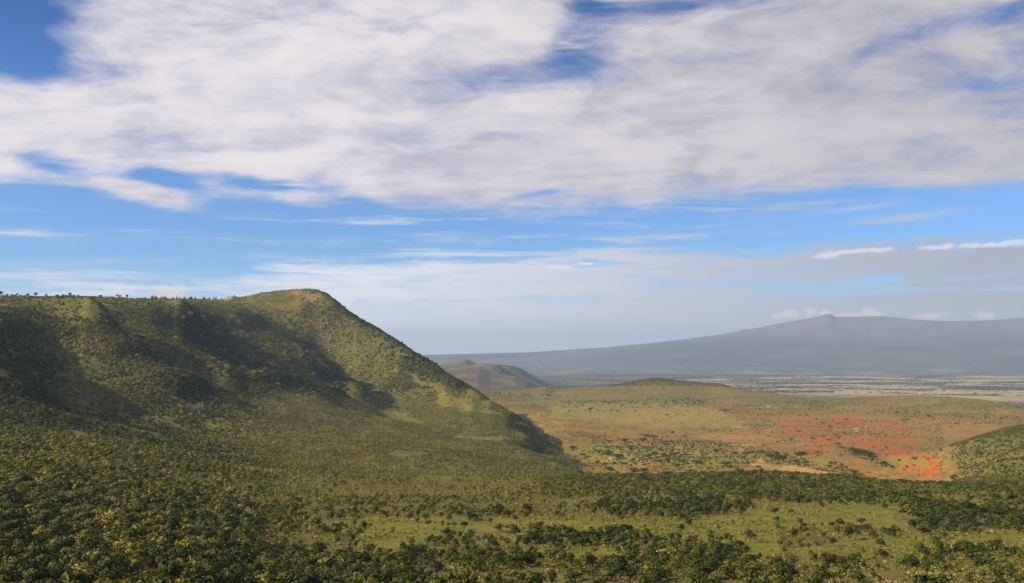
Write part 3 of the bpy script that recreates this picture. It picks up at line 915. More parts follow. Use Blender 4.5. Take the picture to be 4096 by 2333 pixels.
# ------------------------------------------------------------------ haze
bx = 84000.0 * 1.0
lo_, hi_ = float(GZ.min()) - 1.0, float(GZ.max()) + 60.0
v = [(sx_ * bx, sy_ * bx, z_) for z_ in (lo_, hi_) for sx_, sy_ in ((-1, -1), (1, -1), (1, 1), (-1, 1))]
hm = bpy.data.meshes.new("haze")
hm.from_pydata(v, [], [(3, 2, 1, 0), (4, 5, 6, 7), (0, 1, 5, 4), (1, 2, 6, 5), (2, 3, 7, 6), (3, 0, 4, 7)])
mz, kk = mat_new("haze_air")
pv = kk.n('ShaderNodeVolumePrincipled')
pv.inputs['Color'].default_value = (0.39, 0.535, 0.83, 1)
pv.inputs['Density'].default_value = HAZE_SIGMA
pv.inputs['Anisotropy'].default_value = 0.0
oo = kk.n('ShaderNodeOutputMaterial')
kk.t.links.new(pv.outputs[0], oo.inputs['Volume'])
hm.materials.append(mz)
ho = bpy.data.objects.new("haze", hm)
COL.objects.link(ho)
ho["kind"] = "stuff"

#VEGETATION

# ------------------------------------------------------------------ foliage and other materials
def foliage_mat(name, stops, spread=.22):
    m, q = mat_new(name)
    t = q.attr('tint', 'INSTANCER').outputs['Fac']
    rnd = q.n('ShaderNodeObjectInfo').outputs['Random']
    p = q.n('ShaderNodeNewGeometry').outputs['Position']
    lf = q.noise(p, 0.8, 3, .7)
    f = q.m('ADD', t, q.m('MULTIPLY', q.m('SUBTRACT', rnd, .5), spread * .45))
    f = q.m('ADD', f, q.m('MULTIPLY', q.m('SUBTRACT', lf, .5), spread), None, True)
    b = finish(q, q.ramp(f, stops), .75)
    return m


LEAF = foliage_mat("foliage", [(0.0, (.018, .028, .006)), (.2, (.042, .055, .008)), (.42, (.092, .102, .014)), (.62, (.155, .150, .025)), (.78, (.215, .190, .045)), (.9, (.27, .225, .080)), (1.0, (.31, .235, .11))])
VIVID = foliage_mat("bright_foliage", [(0, (.05, .08, .012)), (.5, (.12, .17, .02)), (1, (.21, .25, .035))])
DRY = foliage_mat("dry_foliage", [(0, (.055, .030, .015)), (.5, (.11, .062, .030)), (1, (.22, .135, .065))])
GREY = foliage_mat("succulent", [(0, (.05, .055, .032)), (.5, (.10, .10, .068)), (1, (.20, .165, .125))])
CEDAR = foliage_mat("cedar_needles", [(0, (.012, .022, .012)), (1, (.035, .05, .022))])


def flat_mat(name, a, b, scale=1.5, rough=.9, bump=0.0):
    m, q = mat_new(name)
    p = q.n('ShaderNodeNewGeometry').outputs['Position']
    ns = q.noise(p, scale, 5, .65)
    finish(q, q.mix(q.smooth(ns, .35, .65), a, b), rough, bump_of(q, ns, bump) if bump else None)
    return m


BARK = flat_mat("bark", (.05, .038, .026), (.12, .095, .07), 2.0, .95, .05)
PALEBARK = flat_mat("pale_bark", (.16, .13, .10), (.30, .26, .20), 2.0, .95, .05)
ROCK = flat_mat("granite", (.17, .125, .085), (.40, .29, .195), .35, .95, .5)
TIN = flat_mat("iron_sheet", (.26, .25, .26), (.42, .41, .42), .8, .5)
WHITE = flat_mat("whitewash", (.50, .48, .44), (.66, .64, .60), .8, .9)
MUD = flat_mat("mud_wall", (.26, .12, .06), (.42, .22, .12), .7, .95, .05)
THATCH = flat_mat("thatch", (.30, .22, .13), (.46, .36, .23), .9, .95, .1)
THORN = flat_mat("thorn_brush", (.10, .065, .045), (.20, .14, .10), .8, .95, .2)
DARKWOOD = flat_mat("dark_wood", (.04, .03, .02), (.08, .06, .04), 1, .9)
FEATHER = flat_mat("feathers", (.02, .016, .012), (.05, .04, .03), 8, .8)

rs = np.random.RandomState(11)


def mesh_of(name, v, f, mat, nrm_=None, smooth=False):
    me = bpy.data.meshes.new(name)
    v = np.asarray(v, float)
    me.from_pydata(v.tolist(), [], [tuple(int(i) for i in q) for q in f])
    if smooth or nrm_ is not None:
        me.polygons.foreach_set("use_smooth", [True] * len(me.polygons))
    if nrm_ is not None:
        me.normals_split_custom_set_from_vertices([tuple(map(float, a)) for a in nrm_])
    me.materials.append(mat)
    me.update()
    return me


def tube(path, rad, seg=5):
    v, f = [], []
    path = [Vector(p) for p in path]
    for i, p in enumerate(path):
        t = (path[min(i + 1, len(path) - 1)] - path[max(i - 1, 0)]).normalized()
        a = t.orthogonal().normalized()
        b = t.cross(a)
        for s in range(seg):
            an = 2 * math.pi * s / seg
            v.append(tuple(p + (a * math.cos(an) + b * math.sin(an)) * rad[i]))
    for i in range(len(path) - 1):
        for s in range(seg):
            f.append((i * seg + s, i * seg + (s + 1) % seg, (i + 1) * seg + (s + 1) % seg, (i + 1) * seg + s))
    v.append(tuple(path[-1] + (path[-1] - path[-2]) * .1))
    for s in range(seg):
        f.append(((len(path) - 1) * seg + s, (len(path) - 1) * seg + (s + 1) % seg, len(v) - 1))
    return v, f


def join(parts):
    V_, F_ = [], []
    for v, f in parts:
        o = len(V_)
        V_ += [tuple(p) for p in v]
        F_ += [tuple(i + o for i in q) for q in f]
    return V_, F_


# (radius, bottom, top, lobes, trunk height)
STY = dict(round=(.46, .30, 1.0, 9, .5), vase=(.36, .28, 1.0, 8, .5), tall=(.30, .30, 1.0, 7, .6), flat=(.80, .62, .98, 12, .8), spread=(.66, .34, .98, 12, .55), bush=(.66, -.05, 1.0, 8, .0), low=(.9, -.05, 1.0, 9, 0), cedar=(.24, .08, 1.0, 10, .9), open=(.50, .32, 1.0, 11, .6))


def crown_geo(style, seed, nq, size):
    r_, z0, z1, nl, _ = STY[style]
    g = np.random.RandomState(seed)
    lob = []
    for i in range(nl):
        if style == 'cedar':
            h = (i + .5) / nl
            lob.append((g.uniform(-.03, .03), g.uniform(-.03, .03), z0 + (z1 - z0) * h, r_ * (1.05 - h) * g.uniform(.8, 1.15), (z1 - z0) / nl * 1.0))
            continue
        a = 2 * math.pi * (i / nl) + g.uniform(-.5, .5)
        rr = r_ * (g.uniform(.25, .72) if i else .1)
        h = g.uniform(.22, .78) if i else .72
        if style == 'vase':
            rr *= .5 + .8 * h
        lr = r_ * g.uniform(.30, .52)
        lz = min(lr * g.uniform(.65, .95), (z1 - z0) * .42)
        zc = z0 + (z1 - z0) * h * (1.0 - .35 * (rr / r_) ** 2 * (style in ('round', 'bush', 'low', 'spread')))
        zc = min(max(zc, z0 + lz * .7), z1 - lz * .8)
        lob.append((math.cos(a) * rr, math.sin(a) * rr, zc, lr, lz))
    V_, F_, N_ = [], [], []
    wts = np.array([l[3] ** 1.5 for l in lob])
    wts /= wts.sum()
    cc = np.array([0, 0, z0 + (z1 - z0) * .35])
    for j in range(nq):
        l = lob[g.choice(nl, p=wts)]
        d_ = g.normal(size=3)
        d_[2] = abs(d_[2]) * (1 if g.rand() < .78 else -1)
        d_ /= np.linalg.norm(d_)
        rad = g.uniform(.82, 1.12)
        p = np.array([l[0] + d_[0] * l[3] * rad, l[1] + d_[1] * l[3] * rad, l[2] + d_[2] * l[4] * rad])
        if style in ('bush', 'low'):
            p[2] = max(p[2], .0)
        out = d_ * .75 + (p - cc) / (np.linalg.norm(p - cc) + 1e-6) * .45
        out = out / np.linalg.norm(out)
        fn = out + g.normal(size=3) * .45
        fn /= np.linalg.norm(fn)
        a = np.cross(fn, [0, 0, 1.0]) + 1e-4
        a /= np.linalg.norm(a)
        b = np.cross(fn, a)
        s = size * g.uniform(.6, 1.35)
        th_ = g.uniform(0, 6.28)
        a2_, b2_ = a * math.cos(th_) + b * math.sin(th_), b * math.cos(th_) - a * math.sin(th_)
        o = len(V_)
        V_ += [p + a2_ * s, p + b2_ * s * .62 + fn * s * .15, p - a2_ * s, p - b2_ * s * .62 + fn * s * .15]
        nn = out + g.normal(size=3) * .22
        nn[2] += .12
        nn /= np.linalg.norm(nn)
        N_ += [nn] * 4
        F_.append((o, o + 1, o + 2, o + 3))
    return V_, F_, N_


def trunk_geo(style, seed):
    g = random.Random(seed)
    r_, z0, z1, nl, th_ = STY[style]
    fork = z0 * g.uniform(.45, .75) + .04
    lean = g.uniform(-.05, .05)
    parts = [tube([(0, 0, -.06), (lean * .4, 0, fork * .5), (lean, 0, fork)], [.045, .032, .028], 6)]
    nb = 1 if style == 'cedar' else 4
    for i in range(nb):
        a = 2 * math.pi * i / nb + g.uniform(-.4, .4)
        rr = 0 if style == 'cedar' else r_ * g.uniform(.35, .7)
        top = z0 + (z1 - z0) * (.8 if style == 'cedar' else g.uniform(.35, .6))
        parts.append(tube([(lean, 0, fork - .01), (lean + math.cos(a) * rr * .45, math.sin(a) * rr * .45, fork + (top - fork) * .5), (lean + math.cos(a) * rr, math.sin(a) * rr, top)], [.024, .016, .007], 4))
    return join(parts)


def euph_geo(seed, n=26):
    """candelabra crown: many upright arms curving out of the trunk head"""
    g = random.Random(seed)
    parts = []
    for i in range(n):
        a = g.uniform(0, 6.283)
        k_ = math.sqrt((i + .5) / n)
        rr = .44 * k_ * g.uniform(.85, 1.1)
        top = 1.0 - .22 * k_ * k_ - g.uniform(0, .07)
        ca, sa = math.cos(a), math.sin(a)
        parts.append(tube([(0, 0, .34), (ca * rr * .62, sa * rr * .62, .42 + .05 * k_), (ca * rr * .95, sa * rr * .95, .42 + (top - .42) * .45), (ca * rr, sa * rr, top)], [.016, .018, .020, .013], 4))
    return join(parts)


def euph_trunk(seed):
    g = random.Random(seed)
    return tube([(0, 0, -.05), (.01, 0, .18), (g.uniform(-.02, .02), 0, .37)], [.05, .04, .035], 7)


PROTO = {}


def protos(style, n, nq, size, seed0, mat=None):
    out = []
    for i in range(n):
        v_, f_, n_ = crown_geo(style, seed0 + i, nq, size)
        cm = mesh_of("crown", v_, f_, mat or LEAF, n_)
        tm = None
        if STY[style][4] > 0:
            tv, tf = trunk_geo(style, seed0 + i)
            tm = mesh_of("trunk", tv, tf, BARK, None, True)
        out.append((cm, tm))
    return out


P_ROUND = protos('round', 4, 420, .062, 100)
P_VASE = protos('vase', 3, 340, .055, 120)
P_SPREAD = protos('spread', 3, 480, .07, 140)
P_OPEN = protos('open', 3, 300, .06, 150)
P_BUSH = protos('bush', 4, 260, .10, 160)
P_FLAT = protos('flat', 3, 360, .085, 180)
P_CEDAR = protos('cedar', 3, 200, .07, 190, CEDAR)
P_DRY = protos('open', 2, 170, .055, 200, DRY)
P_VIVID = protos('round', 2, 420, .06, 210, VIVID)
P_SHRUB = protos('low', 4, 90, .16, 220)
P_EUPH = []
for i in range(3):
    P_EUPH.append((mesh_of("crown", *euph_geo(300 + i), GREY, None, True), mesh_of("trunk", *euph_trunk(300 + i), PALEBARK, None, True)))
print("protos", round(time.time() - T0, 1))

# stand-alone source meshes for the uncountable vegetation
def src(name, geos, mat, trunks=None):
    v_, f_, n_ = geos
    me = mesh_of(name, v_, f_, mat, n_)
    return bpy.data.objects.new(name, me)


def src_tree(name, style, seed, nq, size, mat=None):
    v_, f_, n_ = crown_geo(style, seed, nq, size)
    me = bpy.data.meshes.new(name)
    n_ = [tuple(map(float, a)) for a in n_]
    V_, F_ = [tuple(map(float, a)) for a in v_], list(f_)
    nleaf = len(F_)
    if STY[style][4] > 0:
        tv, tf = trunk_geo(style, seed)
        o = len(V_)
        V_ += tv
        F_ += [tuple(i + o for i in q) for q in tf]
        n_ += [tuple(Vector((p[0], p[1], .02)).normalized()) for p in tv]
    me.from_pydata(V_, [], F_)
    me.polygons.foreach_set("use_smooth", [True] * len(F_))
    me.normals_split_custom_set_from_vertices(n_)
    me.materials.append(mat or LEAF)
    me.materials.append(BARK)
    me.polygons.foreach_set("material_index", [0] * nleaf + [1] * (len(F_) - nleaf))
    me.update()
    return bpy.data.objects.new(name, me)


def source_collection(name, obs):
    c_ = bpy.data.collections.new(name)
    for o in obs:
        c_.objects.link(o)
    return c_


SC_TREE = source_collection("tree_sources", [src_tree("tree_source", s_, 400 + i, nq, sz) for i, (s_, nq, sz) in enumerate(
    [('round', 220, .085), ('round', 220, .085), ('vase', 180, .075), ('spread', 240, .095), ('open', 170, .08), ('vase', 180, .075)])])
SC_BUSH = source_collection("bush_sources", [src_tree("bush_source", 'bush', 430 + i, 110, .15) for i in range(5)])
SC_BUSHF = source_collection("far_bush_sources", [src_tree("far_bush_source", 'bush', 440 + i, 46, .24) for i in range(5)])
SC_SHRUB = source_collection("shrub_sources", [src_tree("shrub_source", 'low', 450 + i, 40, .24) for i in range(5)])


def scatter(name, x, y, z, hgt, wid, tint, coll, seed=0, label=None):
    n_ = len(x)
    g = np.random.RandomState(seed)
    me = bpy.data.meshes.new(name)
    me.vertices.add(n_)
    me.vertices.foreach_set("co", np.stack([x, y, z], -1).astype(np.float32).ravel())
    a = me.attributes.new("scl", 'FLOAT_VECTOR', 'POINT')
    a.data.foreach_set("vector", np.stack([wid, wid, hgt], -1).astype(np.float32).ravel())
    a = me.attributes.new("rot", 'FLOAT_VECTOR', 'POINT')
    a.data.foreach_set("vector", np.stack([g.normal(size=n_) * .05, g.normal(size=n_) * .05, g.rand(n_) * 6.283], -1).astype(np.float32).ravel())
    a = me.attributes.new("pick", 'INT', 'POINT')
    a.data.foreach_set("value", g.randint(0, len(coll.objects), n_).astype(np.int32))
    a = me.attributes.new("tint", 'FLOAT', 'POINT')
    a.data.foreach_set("value", np.clip(tint, 0, 1).astype(np.float32))
    ob = bpy.data.objects.new(name, me)
    COL.objects.link(ob)
    ob["kind"] = "stuff"
    if label:
        ob["label"] = label
    ng = bpy.data.node_groups.new(name + "_nodes", 'GeometryNodeTree')
    ng.interface.new_socket("Geometry", in_out='INPUT', socket_type='NodeSocketGeometry')
    ng.interface.new_socket("Geometry", in_out='OUTPUT', socket_type='NodeSocketGeometry')
    N, L = ng.nodes.new, ng.links.new
    gi, go = N('NodeGroupInput'), N('NodeGroupOutput')
    ci = N('GeometryNodeCollectionInfo')
    ci.inputs['Collection'].default_value = coll
    ci.inputs['Separate Children'].default_value = True
    ci.inputs['Reset Children'].default_value = True
    ip = N('GeometryNodeInstanceOnPoints')
    ip.inputs['Pick Instance'].default_value = True

    def na(nm, ty):
        q = N('GeometryNodeInputNamedAttribute')
        q.data_type = ty
        q.inputs['Name'].default_value = nm
        return q.outputs[0]
    L(gi.outputs[0], ip.inputs['Points'])
    L(ci.outputs[0], ip.inputs['Instance'])
    L(na('pick', 'INT'), ip.inputs['Instance Index'])
    er = N('FunctionNodeEulerToRotation')
    L(na('rot', 'FLOAT_VECTOR'), er.inputs[0])
    L(er.outputs[0], ip.inputs['Rotation'])
    L(na('scl', 'FLOAT_VECTOR'), ip.inputs['Scale'])
    L(ip.outputs[0], go.inputs[0])
    md = ob.modifiers.new("spread", 'NODES')
    md.node_group = ng
    return ob


# ------------------------------------------------------------------ where things stand
def on_ground(px, py):
    """first ground point met by the sight line to a surveyed spot: x, y, z, distance (units)"""
    a, t = pix_dir(px, py)
    ia = int(np.clip(np.searchsorted(AZ, a), 1, NA - 1))
    if abs(AZ[ia - 1] - a) < abs(AZ[ia] - a):
        ia -= 1
    row = RUN[ia]
    j = int(np.argmax(row >= t)) if row.max() >= t else int(np.argmin(np.where(DD < 6000, t - row, 9)))
    d = DD[max(j, 1)]
    if j > 0 and row[j] > row[j - 1] and row[j] >= t:
        f_ = (t - row[j - 1]) / (row[j] - row[j - 1])
        d = DD[j - 1] + (DD[j] - DD[j - 1]) * f_
    x, y = math.sin(a) * d * S, math.cos(a) * d * S
    z, _ = ground(np.array([x]), np.array([y]))
    return x, y, float(z[0]), float(d)


def on_skyline(px):
    a, _t = pix_dir(px, 300)
    ia = int(np.clip(np.searchsorted(AZ, a), 1, NA - 1))
    j = int(np.where(DD < 3600, TAN[ia], -9).argmax())
    d = DD[j] - 4
    x, y = math.sin(a) * d * S, math.cos(a) * d * S
    z, _ = ground(np.array([x]), np.array([y]))
    return x, y, float(z[0]), float(d)


def sample(dens, d0, d1, a0=-R(36), a1=R(36), seed=1):
    g = np.random.RandomState(seed)
    n_ = int(dens * (a1 - a0) * (d1 * d1 - d0 * d0) / 2)
    a = g.uniform(a0, a1, n_)
    d = np.sqrt(g.uniform(d0 * d0, d1 * d1, n_))
    x, y = np.sin(a) * d * S, np.cos(a) * d * S
    z, hid = ground(x, y)
    px, py = to_pix(x, y, z)
    return dict(x=x, y=y, z=z, d=d, a=a, px=px, py=py, hid=hid, g=g)


def keep(s, m):
    return {k_: (v_[m] if isinstance(v_, np.ndarray) else v_) for k_, v_ in s.items()}


def grp(label_items):
    return label_items


def lerp(v, a, b, x, y):
    return x + (y - x) * np.clip((v - a) / (b - a), 0, 1)


thickets = [X7((700, 500), (1200, 490), (1700, 470), (2150, 480), (2130, 600), (1800, 640), (1300, 650), (700, 600)), X8((1500, 500), (1900, 400), (2560, 430), (2560, 740), (2000, 820), (1550, 740)),
            X8((700, 770), (900, 730), (1450, 780), (1400, 850), (900, 860), (700, 880)), X6((450, 380), (900, 400), (1500, 420), (2100, 480), (2600, 440), (2600, 620), (1900, 580), (1000, 560), (500, 470)),
            X7((150, 800), (1500, 820), (1500, 900), (700, 930), (150, 930))]


def bench_density(px, py, d, x, y, cl):
    w = fbm(x / S / 45, y / S / 45, 4, 70)
    p = np.full(px.shape, .30)
    p = np.maximum(p, sstep(-px, -360, -230) * .95)                       # left-hand woodland
    fan_ = sstep(-px, -640, -540) * sstep(px, 130, 290) * sstep(-py, -522, -500)
    p = p * (1 - .55 * fan_)
    p = np.maximum(p, .95 * sstep(-py, -500, -494) * (px > 540))          # thicket along the lip
    for t_ in thickets:
        p = np.maximum(p, .9 * in_poly(px + w * 45, py + w * 12 + fbm(x / S / 12, y / S / 12, 3, 73) * 7, t_, 8, 1.6) * (1 - .6 * fan_))
    p = np.maximum(p, .50 * sstep(py, 546, 556))
    p = np.maximum(p, .85 * sstep(py, 552, 562) * sstep(-px, -640, -500))
    p = p * np.clip(.85 + w * 1.6, .15, 1.3)
    cl2 = cl * sstep(py, 503, 508)
    return np.clip(p * (1 - .93 * cl2), 0, 1)


THINGS = []        # every countable plant: dict(kind, x, y, z, h, w, style, tint, px, py, hp)


def explicit(lst, conv, scale, kind='bush_tree', tint=(.05, .3), style=None, wf=None):
    for i, it in enumerate(lst):
        cx_, cy_, hc = it[:3]
        px, py = conv((cx_, cy_))[0]
        x, y, z, d = on_skyline(px) if kind in ('ridge_tree', 'cedar_tree') else on_ground(px, py)
        hp = hc / scale
        h = hp / F * d * S
        wd = (it[3] / scale / F * d * S) if len(it) > 3 else None
        THINGS.append(dict(kind=kind, x=x, y=y, z=z, h=h, wabs=wd, style=(it[4] if len(it) > 4 else style), tint=rs.uniform(*tint), px=px, py=py, hp=hp, d=d, given=True))


explicit([(1553, 690, 65), (1660, 710, 60), (1480, 668, 85), (1632, 670, 75), (1272, 650, 55), (1370, 640, 50), (1790, 720, 60), (1845, 722, 50), (1900, 728, 55), (1990, 740, 80), (1060, 765, 110), (850, 740, 70), (1010, 820, 100),
          (925, 920, 70), (1145, 950, 80), (1330, 780, 60), (1245, 770, 40), (1660, 890, 90), (1765, 870, 80), (1990, 880, 60), (2040, 850, 80), (2270, 900, 90), (2325, 760, 70), (2390, 745, 50), (2445, 770, 80), (780, 735, 60), (1500, 890, 70),
          (1115, 740, 60), (1780, 640, 60), (1560, 625, 60), (2150, 650, 60), (2390, 900, 70), (880, 650, 50), (2500, 880, 80)], lambda p: X6(p), 9.3)
explicit([(575, 960, 90), (580, 650, 70), (1075, 770, 80), (1215, 840, 100), (1280, 830, 60), (935, 810, 90), (455, 890, 100), (400, 905, 70), (775, 820, 70), (540, 930, 80), (680, 925, 90), (760, 900, 90), (890, 910, 70), (1000, 910, 60), (1820, 850, 60),
          (2100, 860, 90), (2145, 870, 80), (1965, 810, 60), (2330, 860, 110), (1685, 780, 90), (2035, 750, 50), (1350, 740, 50), (240, 920, 110), (350, 910, 80), (1100, 970, 80), (1215, 970, 110), (1230, 1050, 70), (1020, 1050, 70), (360, 1040, 90),
          (830, 1110, 160), (650, 1080, 90), (1820, 915, 50), (1915, 920, 60), (2290, 1000, 120), (650, 950, 60)], lambda p: X7(p), 9.3)
explicit([(285, 910, 70), (320, 970, 60), (480, 930, 60), (545, 930, 60), (420, 820, 80), (475, 770, 50), (540, 820, 50), (690, 830, 70), (930, 850, 120), (780, 900, 80), (2075, 910, 50), (1620, 1000, 80), (1790, 1030, 100), (1680, 1000, 50),
          (2440, 1010, 100), (2160, 950, 80), (2060, 1050, 120), (1950, 960, 70), (1880, 1140, 60), (2280, 1170, 110), (1650, 1130, 70), (1520, 1090, 60), (980, 1110, 130), (870, 1120, 120), (400, 1100, 110)], lambda p: X8(p), 9.33)


def X5(*p):
    return [(a / 9.2, 425 + b / 9.2) for a, b in p]


explicit([(870, 1290, 160, 290)], lambda p: X5(p), 9.2, tint=(.0, .02), style='spread')
explicit([(2270, 960, 110, 150), (2100, 1500, 150, 130)], lambda p: X5(p), 9.2, kind='bright_tree', tint=(.3, .8), style='vivid')
explicit([(1060, 1310, 130, 110)], lambda p: X5(p), 9.2, tint=(.72, .76), style='round')
explicit([(780, 1480, 190, 230)], lambda p: X5(p), 9.2, tint=(.80, .84), style='open')
explicit([(185, 880, 140, 120)], lambda p: X6(p), 9.3, kind='dry_tree', tint=(.5, .9), style='dry')
explicit([(2500, 1060, 110, 110), (1290, 830, 70, 110)], lambda p: X5(p), 9.2, kind='dry_tree', tint=(.4, .9), style='dry')
explicit([(2155, 880, 130, 135), (1390, 1040, 130, 130)], lambda p: X6(p), 9.3, kind='euphorbia_tree', tint=(.5, .9), style='euph')
explicit([(650, 940, 120, 130), (2075, 360, 85, 100)], lambda p: X8(p), 9.33, kind='euphorbia_tree', tint=(.2, .7), style='euph')
explicit([(1880, 335, 55, 60)], lambda p: X7(p), 9.3, kind='euphorbia_tree', tint=(.5, .9), style='euph')
explicit([(1630, 1260, 75, 80), (1290, 300, 45), (1380, 315, 60), (1330, 340, 45), (1210, 290, 40), (1480, 330, 40), (1560, 420, 35), (1590, 450, 40), (1660, 360, 35), (1735, 370, 45), (1700, 455, 40), (1760, 450, 50), (1800, 470, 40), (1490, 565, 50),
          (1640, 570, 35), (1460, 460, 40), (1570, 570, 35), (1750, 550, 35), (1800, 570, 35), (1865, 580, 40), (1710, 630, 45), (1830, 650, 35), (1885, 650, 45), (1925, 670, 40), (1965, 680, 45), (1515, 700, 50), (1560, 700, 50), (1650, 705, 60), (1770, 690, 35),
          (1930, 705, 35), (2180, 575, 35), (2235, 580, 35), (2190, 610, 35), (2020, 820, 40), (2280, 745, 35), (1000, 610, 40), (885, 510, 40), (850, 735, 60), (1450, 1020, 90), (1380, 980, 45), (650, 760, 60), (1065, 1100, 80), (672, 930, 50), (850, 1000, 60), (60, 520, 50)],
         lambda p: X1(p), 7.28, kind='euphorbia_tree', tint=(.6, 1.0), style='euph')
# valley trees
explicit([(1205, 1165, 60, 65, 'vase'), (1120, 1160, 35, 85, 'spread'), (500, 1075, 50, 110, 'flat'), (590, 1078, 50, 130, 'spread'), (1010, 1110, 50, 90, 'round'), (1255, 860, 30, 40, 'spread'), (1460, 1020, 45, 40, 'vase'), (1540, 1060, 30, 30, 'round'),
          (1900, 1090, 50, 70, 'flat'), (2000, 1105, 60, 90, 'flat'), (2150, 1090, 60, 100, 'flat'), (2370, 1140, 60, 110, 'spread'), (1800, 1200, 60, 100, 'spread'), (2020, 1195, 65, 60, 'round'), (1200, 685, 28, 50, 'flat'), (1015, 595, 18, 50, 'flat'),
          (1400, 628, 14, 40, 'flat'), (1300, 658, 14, 38, 'flat'), (1785, 637, 24, 60, 'spread'), (410, 632, 42, 55, 'round'), (600, 562, 32, 50, 'round'), (970, 1195, 40, 35, 'round'), (285, 1160, 40, 70, 'spread'), (340, 1100, 45, 70, 'flat'), (230, 1030, 50, 90, 'spread'),
          (1190, 1000, 40, 80, 'flat'), (1255, 1045, 35, 60, 'flat'), (1260, 1090, 45, 120, 'spread'), (1070, 1095, 50, 100, 'round'), (1160, 1095, 45, 90, 'spread'), (1380, 1090, 30, 90, 'spread'), (980, 900, 40, 100, 'spread'), (1060, 925, 50, 110, 'flat'), (950, 940, 40, 80, 'spread'),
          (760, 950, 45, 90, 'spread'), (600, 950, 30, 50, 'round'), (820, 1010, 40, 50, 'round'), (590, 1010, 30, 50, 'spread'), (720, 1035, 30, 35, 'round'), (1150, 1040, 35, 45, 'round'), (860, 1140, 35, 40, 'round'), (700, 1110, 45, 130, 'spread'), (480, 1180, 45, 60, 'round'),
          (1160, 970, 35, 80, 'flat'), (1700, 1060, 45, 90, 'spread'), (1380, 900, 25, 60, 'flat'), (2060, 1080, 45, 70, 'flat'), (2250, 1110, 45, 90, 'spread'), (2320, 1080, 40, 60, 'round'), (2130, 1225, 45, 60, 'round'), (1500, 1160, 30, 150, 'spread'), (1360, 1165, 40, 100, 'spread'),
          (1300, 1210, 50, 90, 'spread'), (1110, 1270, 30, 30, 'round'), (1180, 1290, 50, 90, 'spread'), (760, 1200, 50, 90, 'flat'), (850, 1250, 50, 130, 'spread'), (960, 1260, 50, 110, 'spread'), (610, 1240, 45, 90, 'spread'), (300, 1270, 40, 90, 'spread'), (1440, 1270, 50, 90, 'spread')],
         lambda p: X3(p), 10.23, kind='acacia_tree', tint=(.08, .32))
explicit([(265, 985, 70, 115, 'spread'), (2105, 952, 42, 60, 'round'), (165, 817, 28, 45, 'flat'), (30, 832, 24, 45, 'flat'), (1580, 567, 26, 45, 'round'), (1250, 522, 22, 45, 'spread'), (1425, 998, 22, 60, 'spread'), (620, 1055, 38, 45, 'round'), (575, 1055, 35, 60, 'spread'),
          (85, 1012, 55, 85, 'round'), (30, 1000, 50, 80, 'spread'), (440, 932, 22, 60, 'low'), (1700, 906, 20, 38, 'spread'), (1445, 513, 14, 32, 'spread'), (1340, 500, 12, 34, 'spread'), (1355, 520, 12, 30, 'spread'), (1120, 1055, 42, 70, 'round'), (1190, 1085, 30, 50, 'spread'),
          (960, 970, 50, 120, 'spread'), (900, 950, 50, 110, 'spread'), (840, 930, 45, 100, 'spread'), (1010, 1000, 45, 90, 'round'), (790, 905, 35, 70, 'spread'), (1815, 1200, 28, 60, 'spread'), (685, 1085, 42, 50, 'round'), (730, 1100, 35, 45, 'spread'), (560, 1090, 40, 60, 'round'),
          (1910, 562, 18, 50, 'low'), (2030, 572, 16, 35, 'spread'), (1850, 560, 14, 30, 'spread'), (560, 665, 16, 40, 'spread'), (725, 660, 14, 35, 'flat'), (740, 592, 14, 40, 'flat'), (710, 730, 18, 40, 'low'), (500, 630, 14, 40, 'flat'), (430, 600, 30, 20, 'round'), (1815, 670, 14, 35, 'spread'),
          (1855, 637, 14, 35, 'spread'), (1690, 640, 14, 35, 'low'), (1360, 595, 18, 50, 'spread'), (1320, 600, 18, 50, 'spread'), (1150, 890, 18, 35, 'round'), (2070, 815, 22, 40, 'round'), (930, 407, 12, 22, 'round'), (1060, 505, 10, 30, 'low'), (440, 972, 22, 30, 'round'),
          (1350, 1080, 22, 35, 'spread'), (1430, 1065, 16, 40, 'low'), (1570, 1000, 18, 45, 'low'), (1270, 1010, 18, 50, 'low'), (210, 1040, 40, 90, 'spread'), (310, 1055, 45, 80, 'spread'), (240, 1070, 30, 50, 'round'), (820, 1150, 40, 90, 'spread'), (880, 1165, 30, 60, 'spread'), (2460, 905, 18, 40, 'low'),
          (390, 790, 16, 70, 'low'), (640, 840, 20, 90, 'low'), (560, 800, 16, 80, 'low'), (680, 880, 20, 90, 'low'), (250, 715, 16, 70, 'low')],
         lambda p: X4(p), 10.27, kind='acacia_tree', tint=(.08, .32))
explicit([(rs.uniform(90, 950), rs.uniform(515, 640), rs.uniform(9, 22), rs.uniform(12, 30), ['round', 'flat', 'spread'][i % 3]) for i in range(70)], lambda p: X3(p), 10.23, kind='acacia_tree', tint=(.05, .25))
explicit([(rs.uniform(950, 1620), rs.uniform(505, 590), rs.uniform(9, 20), rs.uniform(18, 45), ['round', 'flat', 'spread'][i % 3]) for i in range(34)], lambda p: X3(p), 10.23, kind='acacia_tree', tint=(.05, .25))
